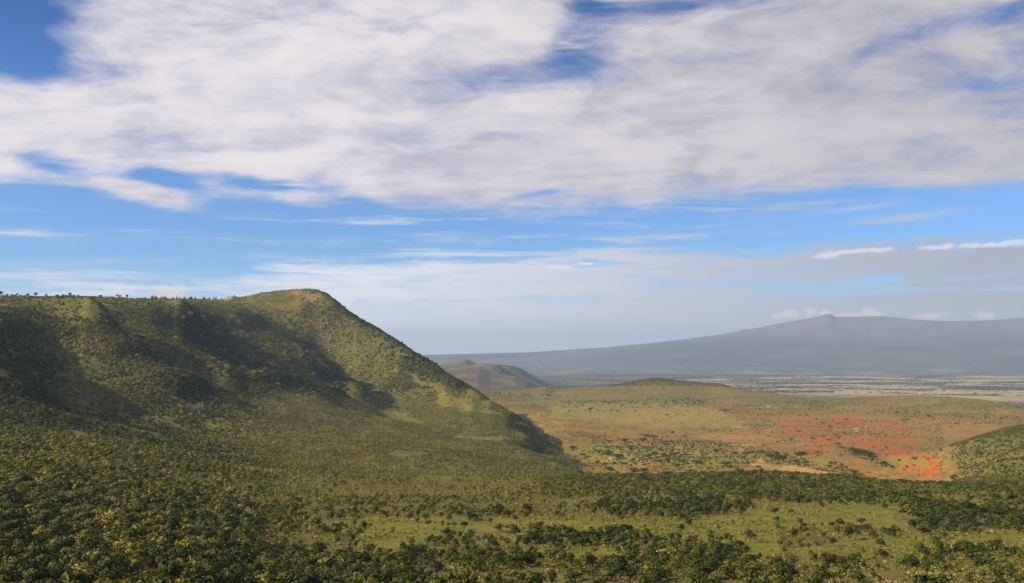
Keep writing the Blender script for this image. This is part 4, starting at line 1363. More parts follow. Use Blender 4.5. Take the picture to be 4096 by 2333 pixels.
# ridge skyline trees
sky_tree = [(0, 302, 5, 6), (7, 300, 2.5, 4), (17, 299.5, 3.5, 2), (28, 299, 3, 3), (36, 298, 4.5, 4), (46, 297.5, 3, 3), (63, 297, 2.5, 5), (70, 296.5, 4, 4), (78, 297, 2, 3), (100, 298, 2.5, 4), (117, 298.5, 3.2, 3), (127, 298, 4.2, 3), (120, 298.5, 2.6, 3), (345, 302, 3.5, 2), (342, 308, 2, 4), (380, 329, 2.5, 2),
            (402, 342, 3, 3), (420, 355, 3, 4), (428, 360, 3.5, 4), (436, 366, 3, 5), (390, 336, 2, 3)]
explicit([(a * 10, b * 10, h_ * 10, w_ * 10, 'round') for a, b, h_, w_ in sky_tree], lambda p: [(p[0] / 10, p[1] / 10)], 10, kind='ridge_tree', tint=(.0, .15))
for i in range(34):
    a_ = rs.uniform(0, 75) if i < 22 else rs.uniform(75, 150)
    explicit([(a_ * 10, 2990, rs.uniform(8, 22 if i < 22 else 14), rs.uniform(15, 50), ['round', 'bush', 'spread'][i % 3])], lambda p: [(p[0] / 10, p[1] / 10)], 10, kind='ridge_tree', tint=(.0, .2))
for i in range(46):
    a_ = rs.uniform(335, 560)
    explicit([(a_ * 10, 3500, rs.uniform(8, 19), rs.uniform(15, 34), ['round', 'bush', 'spread'][i % 3])], lambda p: [(p[0] / 10, p[1] / 10)], 10, kind='ridge_tree', tint=(.0, .2))
for i in range(64):
    a = [rs.uniform(150, 246), 158 + rs.normal() * 5, 180 + rs.normal() * 9, 205 + rs.normal() * 7, 226 + rs.normal() * 8][i % 5]
    b = np.interp(a, [137, 179, 222, 245], [298.9, 299.6, 299.0, 296.6])
    explicit([(a * 10, b * 10, rs.uniform(1.0, 3.4) * 10)], lambda p: [(p[0] / 10, p[1] / 10)], 10, kind='cedar_tree', tint=(.2, .8), style='cedar')

# random trees of the bench
s = sample(.085, 175, 1010, seed=3)
mk = masks(s['px'], s['py'], s['d'], s['x'] / S, s['y'] / S)
pr = bench_density(s['px'], s['py'], s['d'], s['x'], s['y'], mk['clear'])
reg = region_of(s['a'], s['d'])
knoll = (s['px'] > 944) & (s['d'] > 780)
hillside = (reg == 2)
m = (s['g'].rand(len(pr)) < pr) & ~hillside & ~knoll & (s['d'] < 985)
bt = keep(s, m)
nb = len(bt['x'])
g = bt['g']
left = sstep(-bt['px'], -420, -150)
bh = (1.9 + 1.5 * g.rand(nb) ** 1.3 + left * 1.1 * g.rand(nb)) * S * 1.05
bh *= np.where(bt['py'] < 500, .9, 1.0)
bigt = g.rand(nb) < .05 + .06 * left
bh *= np.where(bigt, 1.45, 1.0) * g.uniform(.8, 1.15, nb)
btint = .08 + .36 * g.rand(nb) ** 1.2 + left * (.22 * g.rand(nb) ** 1.0 + .04) + .33 * (g.rand(nb) < (.03 + .09 * left))
btint = btint + fbm(bt['x'] / 90, bt['y'] / 90, 3, 77) * .25
fan_ = sstep(-bt['px'], -640, -540) * sstep(bt['px'], 130, 290) * sstep(-bt['py'], -522, -500)
btint = np.where(bigt, btint * .35, btint)
btint = btint + .17 * fan_ + .12 * sstep(-bt['py'], -506, -498) * (1 - fan_)
bh *= 1 - .28 * fan_
bvis = (bt['hid'] < .012) & (bt['px'] > -5) & (bt['px'] < 1029) & (bt['py'] < 590) & (bt['py'] > 400)
bhp = bh / (bt['d'] * S) * F
score = np.where(bvis, bhp, 0)
order = np.argsort(-score)
ngiven = sum(1 for t_ in THINGS if t_['kind'] == 'bush_tree')
take = order[:300 - ngiven]
for i in take:
    st = ['round', 'round', 'vase', 'spread', 'open'][g.randint(5)]
    THINGS.append(dict(kind='bush_tree', x=bt['x'][i], y=bt['y'][i], z=bt['z'][i], h=bh[i], wabs=None, style=st, tint=float(np.clip(btint[i], 0, 1)), px=bt['px'][i], py=bt['py'][i], hp=bhp[i], d=bt['d'][i]))
rest = np.ones(nb, bool)
rest[take] = False
scatter("woodland", bt['x'][rest], bt['y'][rest], bt['z'][rest] - .05 * bh[rest], bh[rest], bh[rest] * g.uniform(.95, 1.4, rest.sum()), btint[rest], SC_TREE, 5,
        "dense bushy woodland covering the near bench below the escarpment")
print("bench trees", nb, round(time.time() - T0, 1))

# low pale scrub on the bench
s = sample(.32, 175, 1000, seed=4)
mk = masks(s['px'], s['py'], s['d'], s['x'] / S, s['y'] / S)
w_ = fbm(s['x'] / S / 30, s['y'] / S / 30, 4, 80)
w2_ = fbm(s['x'] / S / 9, s['y'] / S / 9, 2, 81)
pr = np.clip(.66 + w_ * 1.3 + w2_ * 1.2 - .26 * mk['clear'], .05, 1)
reg = region_of(s['a'], s['d'])
knoll = (s['px'] > 944) & (s['d'] > 780)
m = (s['g'].rand(len(pr)) < pr) & (reg != 2) & ~knoll & (s['d'] < 990)
sh = keep(s, m)
n_ = len(sh['x'])
g = sh['g']
shh = (.30 + .60 * g.rand(n_) ** 1.7) * S * 1.05
sht = .50 + .38 * g.rand(n_) + .1 * (g.rand(n_) < .2)
vis = (sh['hid'] < .01) & (sh['px'] > -3) & (sh['px'] < 1027) & (sh['py'] < 586) & (sh['py'] > 400)
hp_ = shh / (sh['d'] * S) * F
mk2 = masks(sh['px'], sh['py'], sh['d'], sh['x'] / S, sh['y'] / S)['clear']
order = np.argsort(-np.where(vis, hp_ * (.6 + mk2), 0))
take = order[:290]
for i in take:
    THINGS.append(dict(kind='shrub', x=sh['x'][i], y=sh['y'][i], z=sh['z'][i], h=shh[i], wabs=None, style='low', tint=float(np.clip(sht[i], 0, 1)), px=sh['px'][i], py=sh['py'][i], hp=hp_[i], d=sh['d'][i]))
rest = np.ones(n_, bool)
rest[take] = False
scatter("scrub_vegetation", sh['x'][rest], sh['y'][rest], sh['z'][rest], shh[rest], shh[rest] * g.uniform(.9, 1.5, rest.sum()), sht[rest], SC_SHRUB, 6,
        "low grey-green scrub dotted over the grass of the bench")
print("scrub", n_, round(time.time() - T0, 1))

# bushes of the escarpment, its fan and the right-hand knoll
s = sample(.105, 420, 2950, a1=R(4), seed=8)
reg = region_of(s['a'], s['d'])
m0 = (reg == 2) & (s['hid'] < .03)
s = keep(s, m0)
s2 = sample(.10, 760, 1560, a0=R(22.5), a1=R(36), seed=9)
s2 = keep(s2, (s2['px'] > 946) & (s2['hid'] < .03) & ((s2['px'] - 946) * 1.3 > (s2['d'] - 1350) * .06))
kn = sstep(s2['px'] + fbm(s2['x'] / 60, s2['y'] / 60, 3, 5) * 14, 948, 960)
s2 = keep(s2, s2['g'].rand(len(kn)) < kn)
isk = np.r_[np.zeros(len(s['x']), bool), np.ones(len(s2['x']), bool)]
g = s['g']
hs = {k_: np.concatenate([s[k_], s2[k_]]) for k_ in ('x', 'y', 'z', 'd', 'a', 'px', 'py', 'hid')}
mk = masks(hs['px'], hs['py'], hs['d'], hs['x'] / S, hs['y'] / S)
w_ = fbm(hs['x'] / S / 60, hs['y'] / S / 60, 4, 90)
w2_ = fbm(hs['x'] / S / 18, hs['y'] / S / 18, 3, 91)
px, py, d = hs['px'], hs['py'], hs['d']
# steep right-facing flanks carry taller growth, tinted darker to deepen their shade
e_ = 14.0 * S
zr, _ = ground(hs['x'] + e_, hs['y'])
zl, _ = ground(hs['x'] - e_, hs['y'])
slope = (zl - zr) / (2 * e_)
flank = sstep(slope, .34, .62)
plateau = sstep(-py, -318, -302) * (px < 300)
dface = in_poly(px, py, [(240, 288), (330, 286), (350, 312), (410, 352), (400, 372), (372, 398), (350, 380), (322, 350), (305, 326), (255, 312)], 8, 1.0) * (d > 2000)
pr = .62 + w_ * .9 + w2_ * .7 + .45 * flank
pr = pr * (1 - .70 * plateau) * (1 - .42 * dface * (1 - flank))
pr = pr * (1 - .93 * np.clip(mk['mead'] * 1.4, 0, 1)) * (1 - .8 * mk['orange'] * (px < 345))
pr = pr * (1 - .9 * in_poly(px, py, [(150, 506), (200, 509), (232, 520), (225, 526), (190, 516)], 3, 1.3))
pr = np.where(isk, .85 + w_ * .5, pr)
m = g.rand(len(px)) < np.clip(pr, 0, 1)
hs = {k_: v_[m] for k_, v_ in hs.items()}
flank, isk, w_, plateau, dface = flank[m], isk[m], w_[m], plateau[m], dface[m]
n_ = len(hs['x'])
px, py, d = hs['px'], hs['py'], hs['d']
fan = sstep(px, 190, 300) * sstep(py, 388, 404)
size = 1.9 + 1.5 * g.rand(n_) ** 1.4
size *= lerp(fan, 0, 1, 1.25, .72)
size *= 1 + .25 * flank - .2 * plateau - .15 * dface
size = np.where(isk, 1.6 + .8 * g.rand(n_), size)
hh = size * S * .85
ht = .26 + .32 * g.rand(n_) + w_ * .35 + .20 * fan - .12 * flank  # flank term puts extra shade into the leaf tint
ht += .18 * sstep(px, 55, 75) * sstep(-px, -125, -100) * sstep(py, 330, 345) * sstep(-py, -425, -400)  # paler leaf tint paints the sunlit band on the first spur's nose
forest = in_poly(px, py, X1((1130, 215), (1440, 225), (1600, 300), (1850, 370), (2100, 400), (2290, 520), (2548, 790), (2560, 900), (2000, 830), (1500, 700), (1180, 520), (1090, 330)), 5, 1.0) * (d > 1450)  # dark woods of the inner spurs, plus painted shade on their flanks
forest = np.maximum(forest, .6 * in_poly(px, py, X1((640, 300), (850, 330), (1100, 470), (1300, 650), (1560, 850), (1350, 860), (1000, 680), (800, 520)), 5, 1.0))  # shadow wedge beside the first spur, painted into the leaf tint
forest = np.maximum(forest, .7 * in_poly(px, py, X1((0, 340), (230, 400), (330, 600), (440, 700), (380, 1000), (150, 1100), (-60, 1100), (-60, 340)), 9, 1.0))  # shadow in the far left ravine, painted into the leaf tint
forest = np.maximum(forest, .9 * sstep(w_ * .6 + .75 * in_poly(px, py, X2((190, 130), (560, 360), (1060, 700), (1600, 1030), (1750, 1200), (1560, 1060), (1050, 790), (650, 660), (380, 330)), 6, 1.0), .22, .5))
ht = ht - .20 * forest  # mask holds real woods and painted shade; both darken the tint
hh *= 1 + .2 * forest
ht += .25 * (g.rand(n_) < .06) * (1 - forest)
ht += .30 * fbm(hs['x'] / S / 140, hs['y'] / S / 140, 3, 101)
ht = np.where(isk, .25 + .28 * g.rand(n_) + w_ * .2, ht)
nr = d < 1150
hp_ = hh / (d * S) * F
vis = (hs['hid'] < .008) & (px > -3) & (px < 1027)
order = np.argsort(-np.where(vis, hp_, 0))
take = order[:290]
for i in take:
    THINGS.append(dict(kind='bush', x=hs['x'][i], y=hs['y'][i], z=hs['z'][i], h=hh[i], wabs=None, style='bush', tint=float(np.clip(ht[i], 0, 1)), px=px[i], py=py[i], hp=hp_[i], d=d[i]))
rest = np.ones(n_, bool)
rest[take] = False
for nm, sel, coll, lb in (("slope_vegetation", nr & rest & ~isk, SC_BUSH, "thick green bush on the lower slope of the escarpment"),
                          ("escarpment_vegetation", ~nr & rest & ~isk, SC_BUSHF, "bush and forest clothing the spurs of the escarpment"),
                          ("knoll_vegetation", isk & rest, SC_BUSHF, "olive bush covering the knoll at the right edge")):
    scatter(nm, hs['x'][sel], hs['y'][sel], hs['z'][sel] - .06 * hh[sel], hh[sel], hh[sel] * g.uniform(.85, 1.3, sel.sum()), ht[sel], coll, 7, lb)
print("hill bushes", n_, round(time.time() - T0, 1))

# valley scrub and small trees
s = sample(.046, 1060, 4250, a0=-R(6), seed=12)
reg = region_of(s['a'], s['d'])
mk = masks(s['px'], s['py'], s['d'], s['x'] / S, s['y'] / S)
px, py, d = s['px'], s['py'], s['d']
w_ = fbm(s['x'] / S / 110, s['y'] / S / 110, 4, 95)
rim_ = sstep(-py, -404, -398) + sstep(-(px - 560), -60, 0) * .8
green = in_poly(px, py, X3((250, 1060), (450, 860), (1100, 860), (1500, 900), (2300, 1020), (2557, 1130), (2000, 1200), (2557, 1240), (2557, 1300), (0, 1300), (0, 1000)), 10)
belt = in_poly(px, py, X4((-100, 920), (150, 960), (600, 1060), (750, 1110), (900, 1170), (600, 1150), (200, 1060), (-100, 1030)), 3)
belt = np.maximum(belt, in_poly(px, py, X4((700, 880), (950, 900), (1080, 1010), (1210, 1060), (1190, 1090), (1060, 1050), (850, 980)), 3))
mound = in_poly(px, py, [(604, 386), (630, 382), (645, 377), (660, 374), (678, 376), (702, 378.5), (722, 380), (740, 388), (715, 386.5), (690, 386), (672, 386), (650, 385.5), (632, 386)], 2, 2.0) * (d > 3400)
pr = .17 + w_ * .45 + .10 * green + .8 * belt + .10 * np.clip(rim_, 0, 1) + 1.2 * mound
pr *= (1 - .95 * mk['lush'] * (1 - green)) * (1 - .9 * mk['straw']) * (1 - .6 * mk['red']) * (1 - .3 * mk['orange'])
pr = np.maximum(pr, .10 * in_poly(px, py, X3((100, 520), (900, 520), (1600, 560), (1500, 590), (800, 640), (300, 690), (0, 620)), 6))
m = (s['g'].rand(len(px)) < np.clip(pr, .004, 1)) & (reg == 1) & (s['hid'] < .02) & ((px < 944) | (py < 424))
vs_ = keep(s, m)
g = vs_['g']
n_ = len(vs_['x'])
gr_ = green[m] + belt[m]
vh = (.72 + 1.3 * g.rand(n_) ** 2 + .8 * np.clip(gr_, 0, 1) * g.rand(n_)) * S * lerp(vs_['d'], 1400, 3500, .95, 1.25)
vt = .30 + .30 * g.rand(n_) - .12 * np.clip(gr_, 0, 1) - .22 * mound[m]
vh *= 1 - .3 * np.clip(rim_[m], 0, 1) * (1 - mound[m])
scatter("valley_vegetation", vs_['x'], vs_['y'], vs_['z'], vh, vh * g.uniform(1.0, 1.9, n_), vt, SC_BUSHF, 9, "scattered thorn scrub over the valley floor")
print("valley", n_, round(time.time() - T0, 1))

# plain scrub, first kilometres beyond the rim
s = sample(.0036, 6300, 13400, a0=R(-1), seed=13)
w_ = fbm(s['x'] / S / 420, s['y'] / S / 260, 4, 97) + .5 * fbm(s['x'] / S / 2500, s['y'] / S / 500, 3, 98)
pr = np.clip(.16 + w_ * 1.6, .01, 1)
river = seg_dist(s['px'] + 0 * s['px'], s['py'], X4((2557, 180), (2200, 220), (2050, 260), (2200, 310), (2330, 370), (2557, 400)), 3) < 5 + 22 * w_
river &= s['g'].rand(len(pr)) < .5
m = ((s['g'].rand(len(pr)) < pr) | river) & (s['hid'] < .004)
ps = keep(s, m)
n_ = len(ps['x'])
ph = (2.5 + 2.5 * ps['g'].rand(n_)) * S
scatter("plain_vegetation", ps['x'], ps['y'], ps['z'], ph, ph * ps['g'].uniform(1.5, 4.5, n_), .12 + .25 * ps['g'].rand(n_), SC_SHRUB, 10, "dark thorn trees speckling the plain beyond the rim")
print("plain", n_, round(time.time() - T0, 1))

# ------------------------------------------------------------------ countable plants as objects
STYLE_P = dict(round=P_ROUND, vase=P_VASE, spread=P_SPREAD, open=P_OPEN, bush=P_BUSH, flat=P_FLAT, cedar=P_CEDAR, dry=P_DRY, vivid=P_VIVID, low=P_SHRUB, euph=P_EUPH)
NATIVE_W = {k_: (2 * STY[k_][0] if k_ in STY else .9) for k_ in ('round', 'vase', 'spread', 'open', 'bush', 'flat', 'cedar', 'low')}
NATIVE_W.update(dry=1.0, vivid=.92, euph=.92)
SHAPE = dict(round='round-crowned', vase='vase-shaped', spread='broad-crowned', open='open-crowned', bush='dense', flat='flat-topped', cedar='pointed', dry='bare', vivid='leafy', low='low', euph='many-armed')
NOUN = dict(bush_tree='tree', bright_tree='bright green tree', dry_tree='reddish-brown dry tree', euphorbia_tree='candelabra euphorbia', acacia_tree='thorn tree', ridge_tree='dark skyline tree', cedar_tree='dark pointed cedar', shrub='grey-green shrub', bush='slope bush')
CAT = dict(bush_tree='tree', bright_tree='tree', dry_tree='tree', euphorbia_tree='cactus tree', acacia_tree='tree', ridge_tree='tree', cedar_tree='tree', shrub='shrub', bush='bush')
GROUP = dict(bush_tree='trees of the near bench', bright_tree='bright green trees in the woodland', dry_tree='dry reddish trees', euphorbia_tree='candelabra euphorbias on the slopes and bench', acacia_tree='thorn trees on the valley floor',
             ridge_tree='trees along the escarpment skyline', cedar_tree='cedars on the plateau skyline', shrub='pale shrubs on the grass', bush='bushes on the lower slope')


def look(t_):
    a = t_['tint']
    if t_['kind'] in ('cedar_tree', 'ridge_tree', 'bright_tree', 'dry_tree'):
        return ''
    if t_['kind'] == 'euphorbia_tree':
        return 'grey' if a > .5 else 'grey-green'
    if t_['kind'] == 'shrub':
        return 'larger' if t_['h'] > 1.45 else 'small'
    c_ = 'dark' if a < .22 else 'green' if a < .4 else 'olive' if a < .6 else 'yellowish' if a < .75 else 'pale tan'
    return (c_ + ' ' + SHAPE[t_['style']]) if t_['kind'] != 'bush' else (('very large ' if t_['h'] > 6.4 else 'large ' if t_['h'] > 5.6 else 'mid-sized ' if t_['h'] > 4.9 else 'small ') + c_)


def zone(t_):
    px, py, d, kd = t_['px'], t_['py'], t_['d'], t_['kind']
    cols = ['at far left', 'toward far left', 'left', 'left of centre', 'just left of centre', 'just right of centre', 'right of centre', 'right', 'toward far right', 'at far right']
    c_ = cols[int(min(9, max(0, px // 102.4)))]
    if kd == 'cedar_tree':
        return ('at the left end of the plateau row' if px < 158 else 'in the left part of the plateau row' if px < 175 else 'mid-way along the plateau row' if px < 192 else 'left of the short greenhouse' if px < 208 else
                'between the two greenhouses' if px < 221 else 'behind the long greenhouse' if px < 234 else 'at the right end of the plateau row')
    if kd == 'ridge_tree':
        return 'on the ridge skyline, ' + c_
    if d > 1000 and px > 560:
        r_ = 'in the near valley' if py > 455 else 'on the valley floor' if py > 425 else 'on the far meadow' if py > 404 else 'by the valley rim'
    elif kd in ('bush', 'euphorbia_tree') and d > 700:
        r_ = 'on the upper spurs' if py < 340 else 'on the shaded spurs' if py < 400 else 'on the foot slope'
    elif kd == 'bush':
        r_ = 'low on the hill foot' if py > 500 else 'on the hill foot' if py > 475 else 'on the lower hillside' if py > 450 else 'up the hillside'
    else:
        r_ = 'along the bottom edge' if py > 572 else 'in the lowest belt' if py > 560 else 'below the clearing' if py > 549 else 'in the middle bench' if py > 530 else 'beyond the clearing' if py > 510 else 'near the bench lip'
    return r_ + ', ' + c_


ORD = ['first', 'second', 'third', 'fourth', 'fifth', 'sixth', 'seventh', 'eighth', 'ninth', 'tenth', 'eleventh', 'twelfth', 'thirteenth', 'fourteenth', 'fifteenth', 'sixteenth', 'seventeenth', 'eighteenth', 'nineteenth', 'twentieth', 'twenty-first', 'twenty-second', 'twenty-third', 'twenty-fourth', 'twenty-fifth', 'twenty-sixth', 'twenty-seventh', 'twenty-eighth', 'twenty-ninth', 'thirtieth']
buckets = {}
for t_ in THINGS:
    if t_['style'] is None:
        t_['style'] = 'vase' if rs.rand() < .45 else ('round' if rs.rand() < .6 else 'open')
    buckets.setdefault((t_['kind'], look(t_), zone(t_)), []).append(t_)
for (kd, lk, zn), arr in buckets.items():
    arr.sort(key=lambda q: q['px'])
    base_l = (lk + ' ' + NOUN[kd]).strip()
    nn_ = len(arr)
    for i, t_ in enumerate(arr):
        if nn_ == 1:
            t_['label'] = base_l + ' ' + zn
        elif nn_ <= 60:
            if i < (nn_ + 1) // 2:
                o_ = 'leftmost' if i == 0 else ORD[i] + ' from left'
            else:
                j = nn_ - 1 - i
                o_ = 'rightmost' if j == 0 else ORD[j] + ' from right'
            t_['label'] = base_l + ' ' + zn + ', ' + o_
        else:
            t_['label'] = base_l + ' ' + zn
        if len(t_['label'].split()) < 4:
            t_['label'] = 'single ' + t_['label']
for t_ in THINGS:
    P_ = STYLE_P[t_['style']]
    cm, tm = P_[rs.randint(len(P_))]
    h = t_['h']
    wd = h * rs.uniform(.9, 1.2) if not t_.get('wabs') else t_['wabs'] / NATIVE_W[t_['style']]
    base = Matrix.Translation((t_['x'], t_['y'], t_['z'])) @ Matrix.Rotation(rs.uniform(0, 6.28), 4, 'Z')
    sc_ = Matrix.Diagonal((wd, wd, h, 1))
    if tm is None:
        o = bpy.data.objects.new(t_['kind'], cm)
        COL.objects.link(o)
        o.matrix_world = base @ sc_
        o['tint'] = float(t_['tint'])
        root = o
    else:
        root = bpy.data.objects.new(t_['kind'], None)
        COL.objects.link(root)
        root.matrix_world = base
        root.empty_display_size = .5
        for nm, me in (('trunk', tm), ('crown', cm)):
            o = bpy.data.objects.new(nm, me)
            COL.objects.link(o)
            o.parent = root
            o.matrix_local = sc_
            o['tint'] = float(t_['tint'])
    root['label'] = t_['label']
    root['category'] = CAT[t_['kind']]
    root['group'] = GROUP[t_['kind']]
print("things", len(THINGS), round(time.time() - T0, 1))


# ------------------------------------------------------------------ boulders
def boulder_mesh(seed):
    g = np.random.RandomState(seed)
    import bmesh
    bm = bmesh.new()
    bmesh.ops.create_icosphere(bm, subdivisions=2, radius=.5)
    cuts = [(Vector(g.normal(size=3)).normalized(), g.uniform(.28, .42)) for _ in range(9)]
    for v_ in bm.verts:
        for n_, d_ in cuts:
            q = v_.co.dot(n_)
            if q > d_:
                v_.co -= n_ * (q - d_) * .9
        v_.co *= 1 + g.uniform(-.05, .05)
        v_.co.z *= .8
    me = bpy.data.meshes.new("boulder")
    bm.to_mesh(me)
    bm.free()
    me.materials.append(ROCK)
    return me


BM = [boulder_mesh(i) for i in range(6)]
spots = []
for cx_, cy_ in ((1270 - 1200, 400), ):
    pass
bl = []
for i in range(150):
    u_ = rs.rand()
    if u_ < .62:
        cx_ = rs.uniform(150, 470)
        cy_ = 400 + (cx_ - 150) * .9 + rs.normal() * 60
    elif u_ < .8:
        cx_, cy_ = rs.uniform(20, 190), rs.uniform(110, 240)
    elif u_ < .92:
        cx_, cy_ = rs.uniform(200, 560), rs.uniform(280, 560)
    else:
        cx_, cy_ = -rs.uniform(20, 330), rs.uniform(110, 160) + 10
    bl.append((300 + cx_ / 7.28, 275 + cy_ / 7.28, rs.uniform(.8, 2.6), 'on the dome face'))
for i in range(26):
    bl.append((rs.uniform(540, 557), rs.uniform(461.5, 469.5), rs.uniform(.9, 2.2), 'in the outcrop at the ridge toe'))
for i in range(8):
    bl.append((550 + rs.uniform(1200, 1330) / 10.23, 350 + rs.uniform(325, 350) / 10.23, rs.uniform(.5, 1.1), 'on the dark mound of the rim'))
placed = []
for px, py, sp, wh in bl:
    x, y, z, d = on_ground(px, py)
    placed.append((px, py, x, y, z, d, sp, wh))
bb = {}
for px, py, x, y, z, d, sp, wh in placed:
    sz_ = 'large' if sp > 1.9 else 'medium' if sp > 1.3 else 'small'
    row_ = ('at the top' if py < 305 else 'upper part' if py < 330 else 'middle' if py < 350 else 'lower part') if 'dome' in wh else ''
    bb.setdefault((sz_, wh, row_), []).append((px, py, x, y, z, d, sp))
for (sz_, wh, row_), arr in bb.items():
    arr.sort()
    for i, (px, py, x, y, z, d, sp) in enumerate(arr):
        w_ = sp / F * d * S
        o = bpy.data.objects.new("boulder", BM[rs.randint(6)])
        COL.objects.link(o)
        o.location = (x, y, z + w_ * .15)
        o.rotation_euler = (rs.uniform(-.3, .3), rs.uniform(-.3, .3), rs.uniform(0, 6.28))
        o.scale = (w_ * rs.uniform(.8, 1.2), w_ * rs.uniform(.8, 1.2), w_ * rs.uniform(.7, 1.3))
        lb = sz_ + ' tan granite boulder ' + wh + (', ' + row_ if row_ else '')
        if 1 < len(arr) <= 60:
            lb += ', ' + (('leftmost' if i == 0 else ORD[i] + ' from left') if i < (len(arr) + 1) // 2 else ('rightmost' if i == len(arr) - 1 else ORD[len(arr) - 1 - i] + ' from right'))
        o['category'] = 'rock'
        o['group'] = 'boulders ' + wh
        o['label'] = lb

# ------------------------------------------------------------------ homesteads
def add_part(name, geo, mat, parent, smooth=False):
    o = bpy.data.objects.new(name, mesh_of(name, geo[0], geo[1], mat, None, smooth))
    COL.objects.link(o)
    o.parent = parent
    return o


def boxg(x0, y0, z0, x1, y1, z1):
    v_ = [(x0, y0, z0), (x1, y0, z0), (x1, y1, z0), (x0, y1, z0), (x0, y0, z1), (x1, y0, z1), (x1, y1, z1), (x0, y1, z1)]
    return v_, [(3, 2, 1, 0), (4, 5, 6, 7), (0, 1, 5, 4), (1, 2, 6, 5), (2, 3, 7, 6), (3, 0, 4, 7)]


def gable(l_, w_, h0, h1, ov):
    v_ = []
    for z_ in (0, -.15):
        v_ += [(-l_ / 2 - ov, -w_ / 2 - ov, h0 + z_), (l_ / 2 + ov, -w_ / 2 - ov, h0 + z_), (l_ / 2 + ov, 0, h1 + z_), (-l_ / 2 - ov, 0, h1 + z_), (l_ / 2 + ov, w_ / 2 + ov, h0 + z_), (-l_ / 2 - ov, w_ / 2 + ov, h0 + z_)]
    return v_, [(0, 1, 2, 3), (3, 2, 4, 5), (7, 6, 9, 8), (8, 9, 11, 10), (0, 6, 7, 1), (5, 4, 10, 11), (0, 3, 9, 6), (3, 5, 11, 9), (1, 7, 8, 2), (2, 8, 10, 4)]


def wallg(l_, w_, h0, h1):
    v_ = [(-l_ / 2, -w_ / 2, -1), (l_ / 2, -w_ / 2, -1), (l_ / 2, w_ / 2, -1), (-l_ / 2, w_ / 2, -1), (-l_ / 2, -w_ / 2, h0), (l_ / 2, -w_ / 2, h0), (l_ / 2, w_ / 2, h0), (-l_ / 2, w_ / 2, h0), (-l_ / 2, 0, h1 - .1), (l_ / 2, 0, h1 - .1)]
    return v_, [(0, 1, 5, 4), (2, 3, 7, 6), (1, 2, 6, 9, 5), (3, 0, 4, 8, 7)]


def root_at(name, px, py, rot, label, cat, group=None):
    x, y, z, d = on_ground(px, py)
    r_ = bpy.data.objects.new(name, None)
    COL.objects.link(r_)
    r_.location = (x, y, z)
    r_.rotation_euler = (0, 0, rot)
    r_['label'], r_['category'] = label, cat
    if group:
        r_['group'] = group
    return r_, d


def house(px, py, lp, wp, hp, rot, wmat, rmat, label, name='house', cat='house', ndoor=1):
    r_, d = root_at(name, px, py, rot, label, cat, 'homestead buildings')
    u_ = d * S / F
    l_, w_, h0 = lp * u_, wp * u_, hp * u_
    h1 = h0 + w_ * .22
    add_part('wall', wallg(l_, w_, h0, h1), wmat, r_)
    add_part('roof', gable(l_, w_, h0, h1, w_ * .06), rmat, r_)
    for i in range(ndoor):
        c_ = l_ * ((i + 1) / (ndoor + 1) - .5)
        add_part('door', boxg(c_ - .5, -w_ / 2 - .08, 0, c_ + .5, -w_ / 2 + .03, min(2.1, h0 * .8)), DARKWOOD, r_)
    for sx_ in ((-1, 1) if l_ > 5 else (-1,)):
        add_part('window', boxg(sx_ * l_ * .33 - .45, -w_ / 2 - .07, h0 * .42, sx_ * l_ * .33 + .45, -w_ / 2 + .03, h0 * .75), DARKWOOD, r_)
    return r_


def cone_hut(px, py, wp, hp, wmat, label):
    r_, d = root_at('round_hut', px, py, rs.uniform(-.5, .5), label, 'hut', 'round huts in the valley')
    u_ = d * S / F
    R_, h0 = wp * u_ / 2, hp * u_
    n_ = 14
    ring = lambda rad, z_: [(rad * math.cos(6.2832 * i / n_), rad * math.sin(6.2832 * i / n_), z_) for i in range(n_)]
    v_ = ring(R_ * .85, -.8) + ring(R_ * .85, h0 * .5)
    add_part('wall', (v_, [(i, (i + 1) % n_, n_ + (i + 1) % n_, n_ + i) for i in range(n_)]), wmat, r_)
    v_ = ring(R_ * 1.1, h0 * .46) + ring(R_ * .5, h0 * .8) + [(0, 0, h0 * 1.05)] + ring(R_ * 1.0, h0 * .44)
    f_ = [(i, (i + 1) % n_, n_ + (i + 1) % n_, n_ + i) for i in range(n_)] + [(n_ + i, n_ + (i + 1) % n_, 2 * n_) for i in range(n_)] + [(2 * n_ + 1 + i, 2 * n_ + 1 + (i + 1) % n_, (i + 1) % n_, i) for i in range(n_)]
    add_part('roof', (v_, f_), THATCH, r_)
    add_part('door', boxg(-.45, -R_ * .85 - .12, 0, .45, -R_ * .85 + .2, h0 * .42), DARKWOOD, r_)


def pen(px, py, wp, label):
    """brushwood stock enclosure: an uneven ring of piled thorn branches"""
    r_, d = root_at('thorn_enclosure', px, py, 0, label, 'stock pen', 'thorn stock pens')
    u_ = d * S / F
    R_ = wp * u_ / 2
    g = random.Random(int(px * 10))
    n_, k_ = 40, 6
    v_, f_ = [], []
    for i in range(n_):
        a = 6.2832 * i / n_
        rr = R_ * (1 + .08 * math.sin(2 * a + px) + g.uniform(-.03, .03))
        hh_ = .9 * S * g.uniform(.7, 1.2)
        for j in range(k_):
            b = math.pi * j / (k_ - 1)
            v_.append(((rr + math.cos(b) * 1.4 * S * g.uniform(.7, 1.2)) * math.cos(a), (rr + math.cos(b) * 1.4 * S) * math.sin(a), math.sin(b) * hh_ - .2))
    for i in range(n_):
        for j in range(k_ - 1):
            f_.append((i * k_ + j, ((i + 1) % n_) * k_ + j, ((i + 1) % n_) * k_ + j + 1, i * k_ + j + 1))
    add_part('brush_wall', (v_, f_), THORN, r_)


def px4(a, b):
    return 775 + a / 10.27, 362.5 + b / 10.27


def px3(a, b):
    return 550 + a / 10.23, 350 + b / 10.23


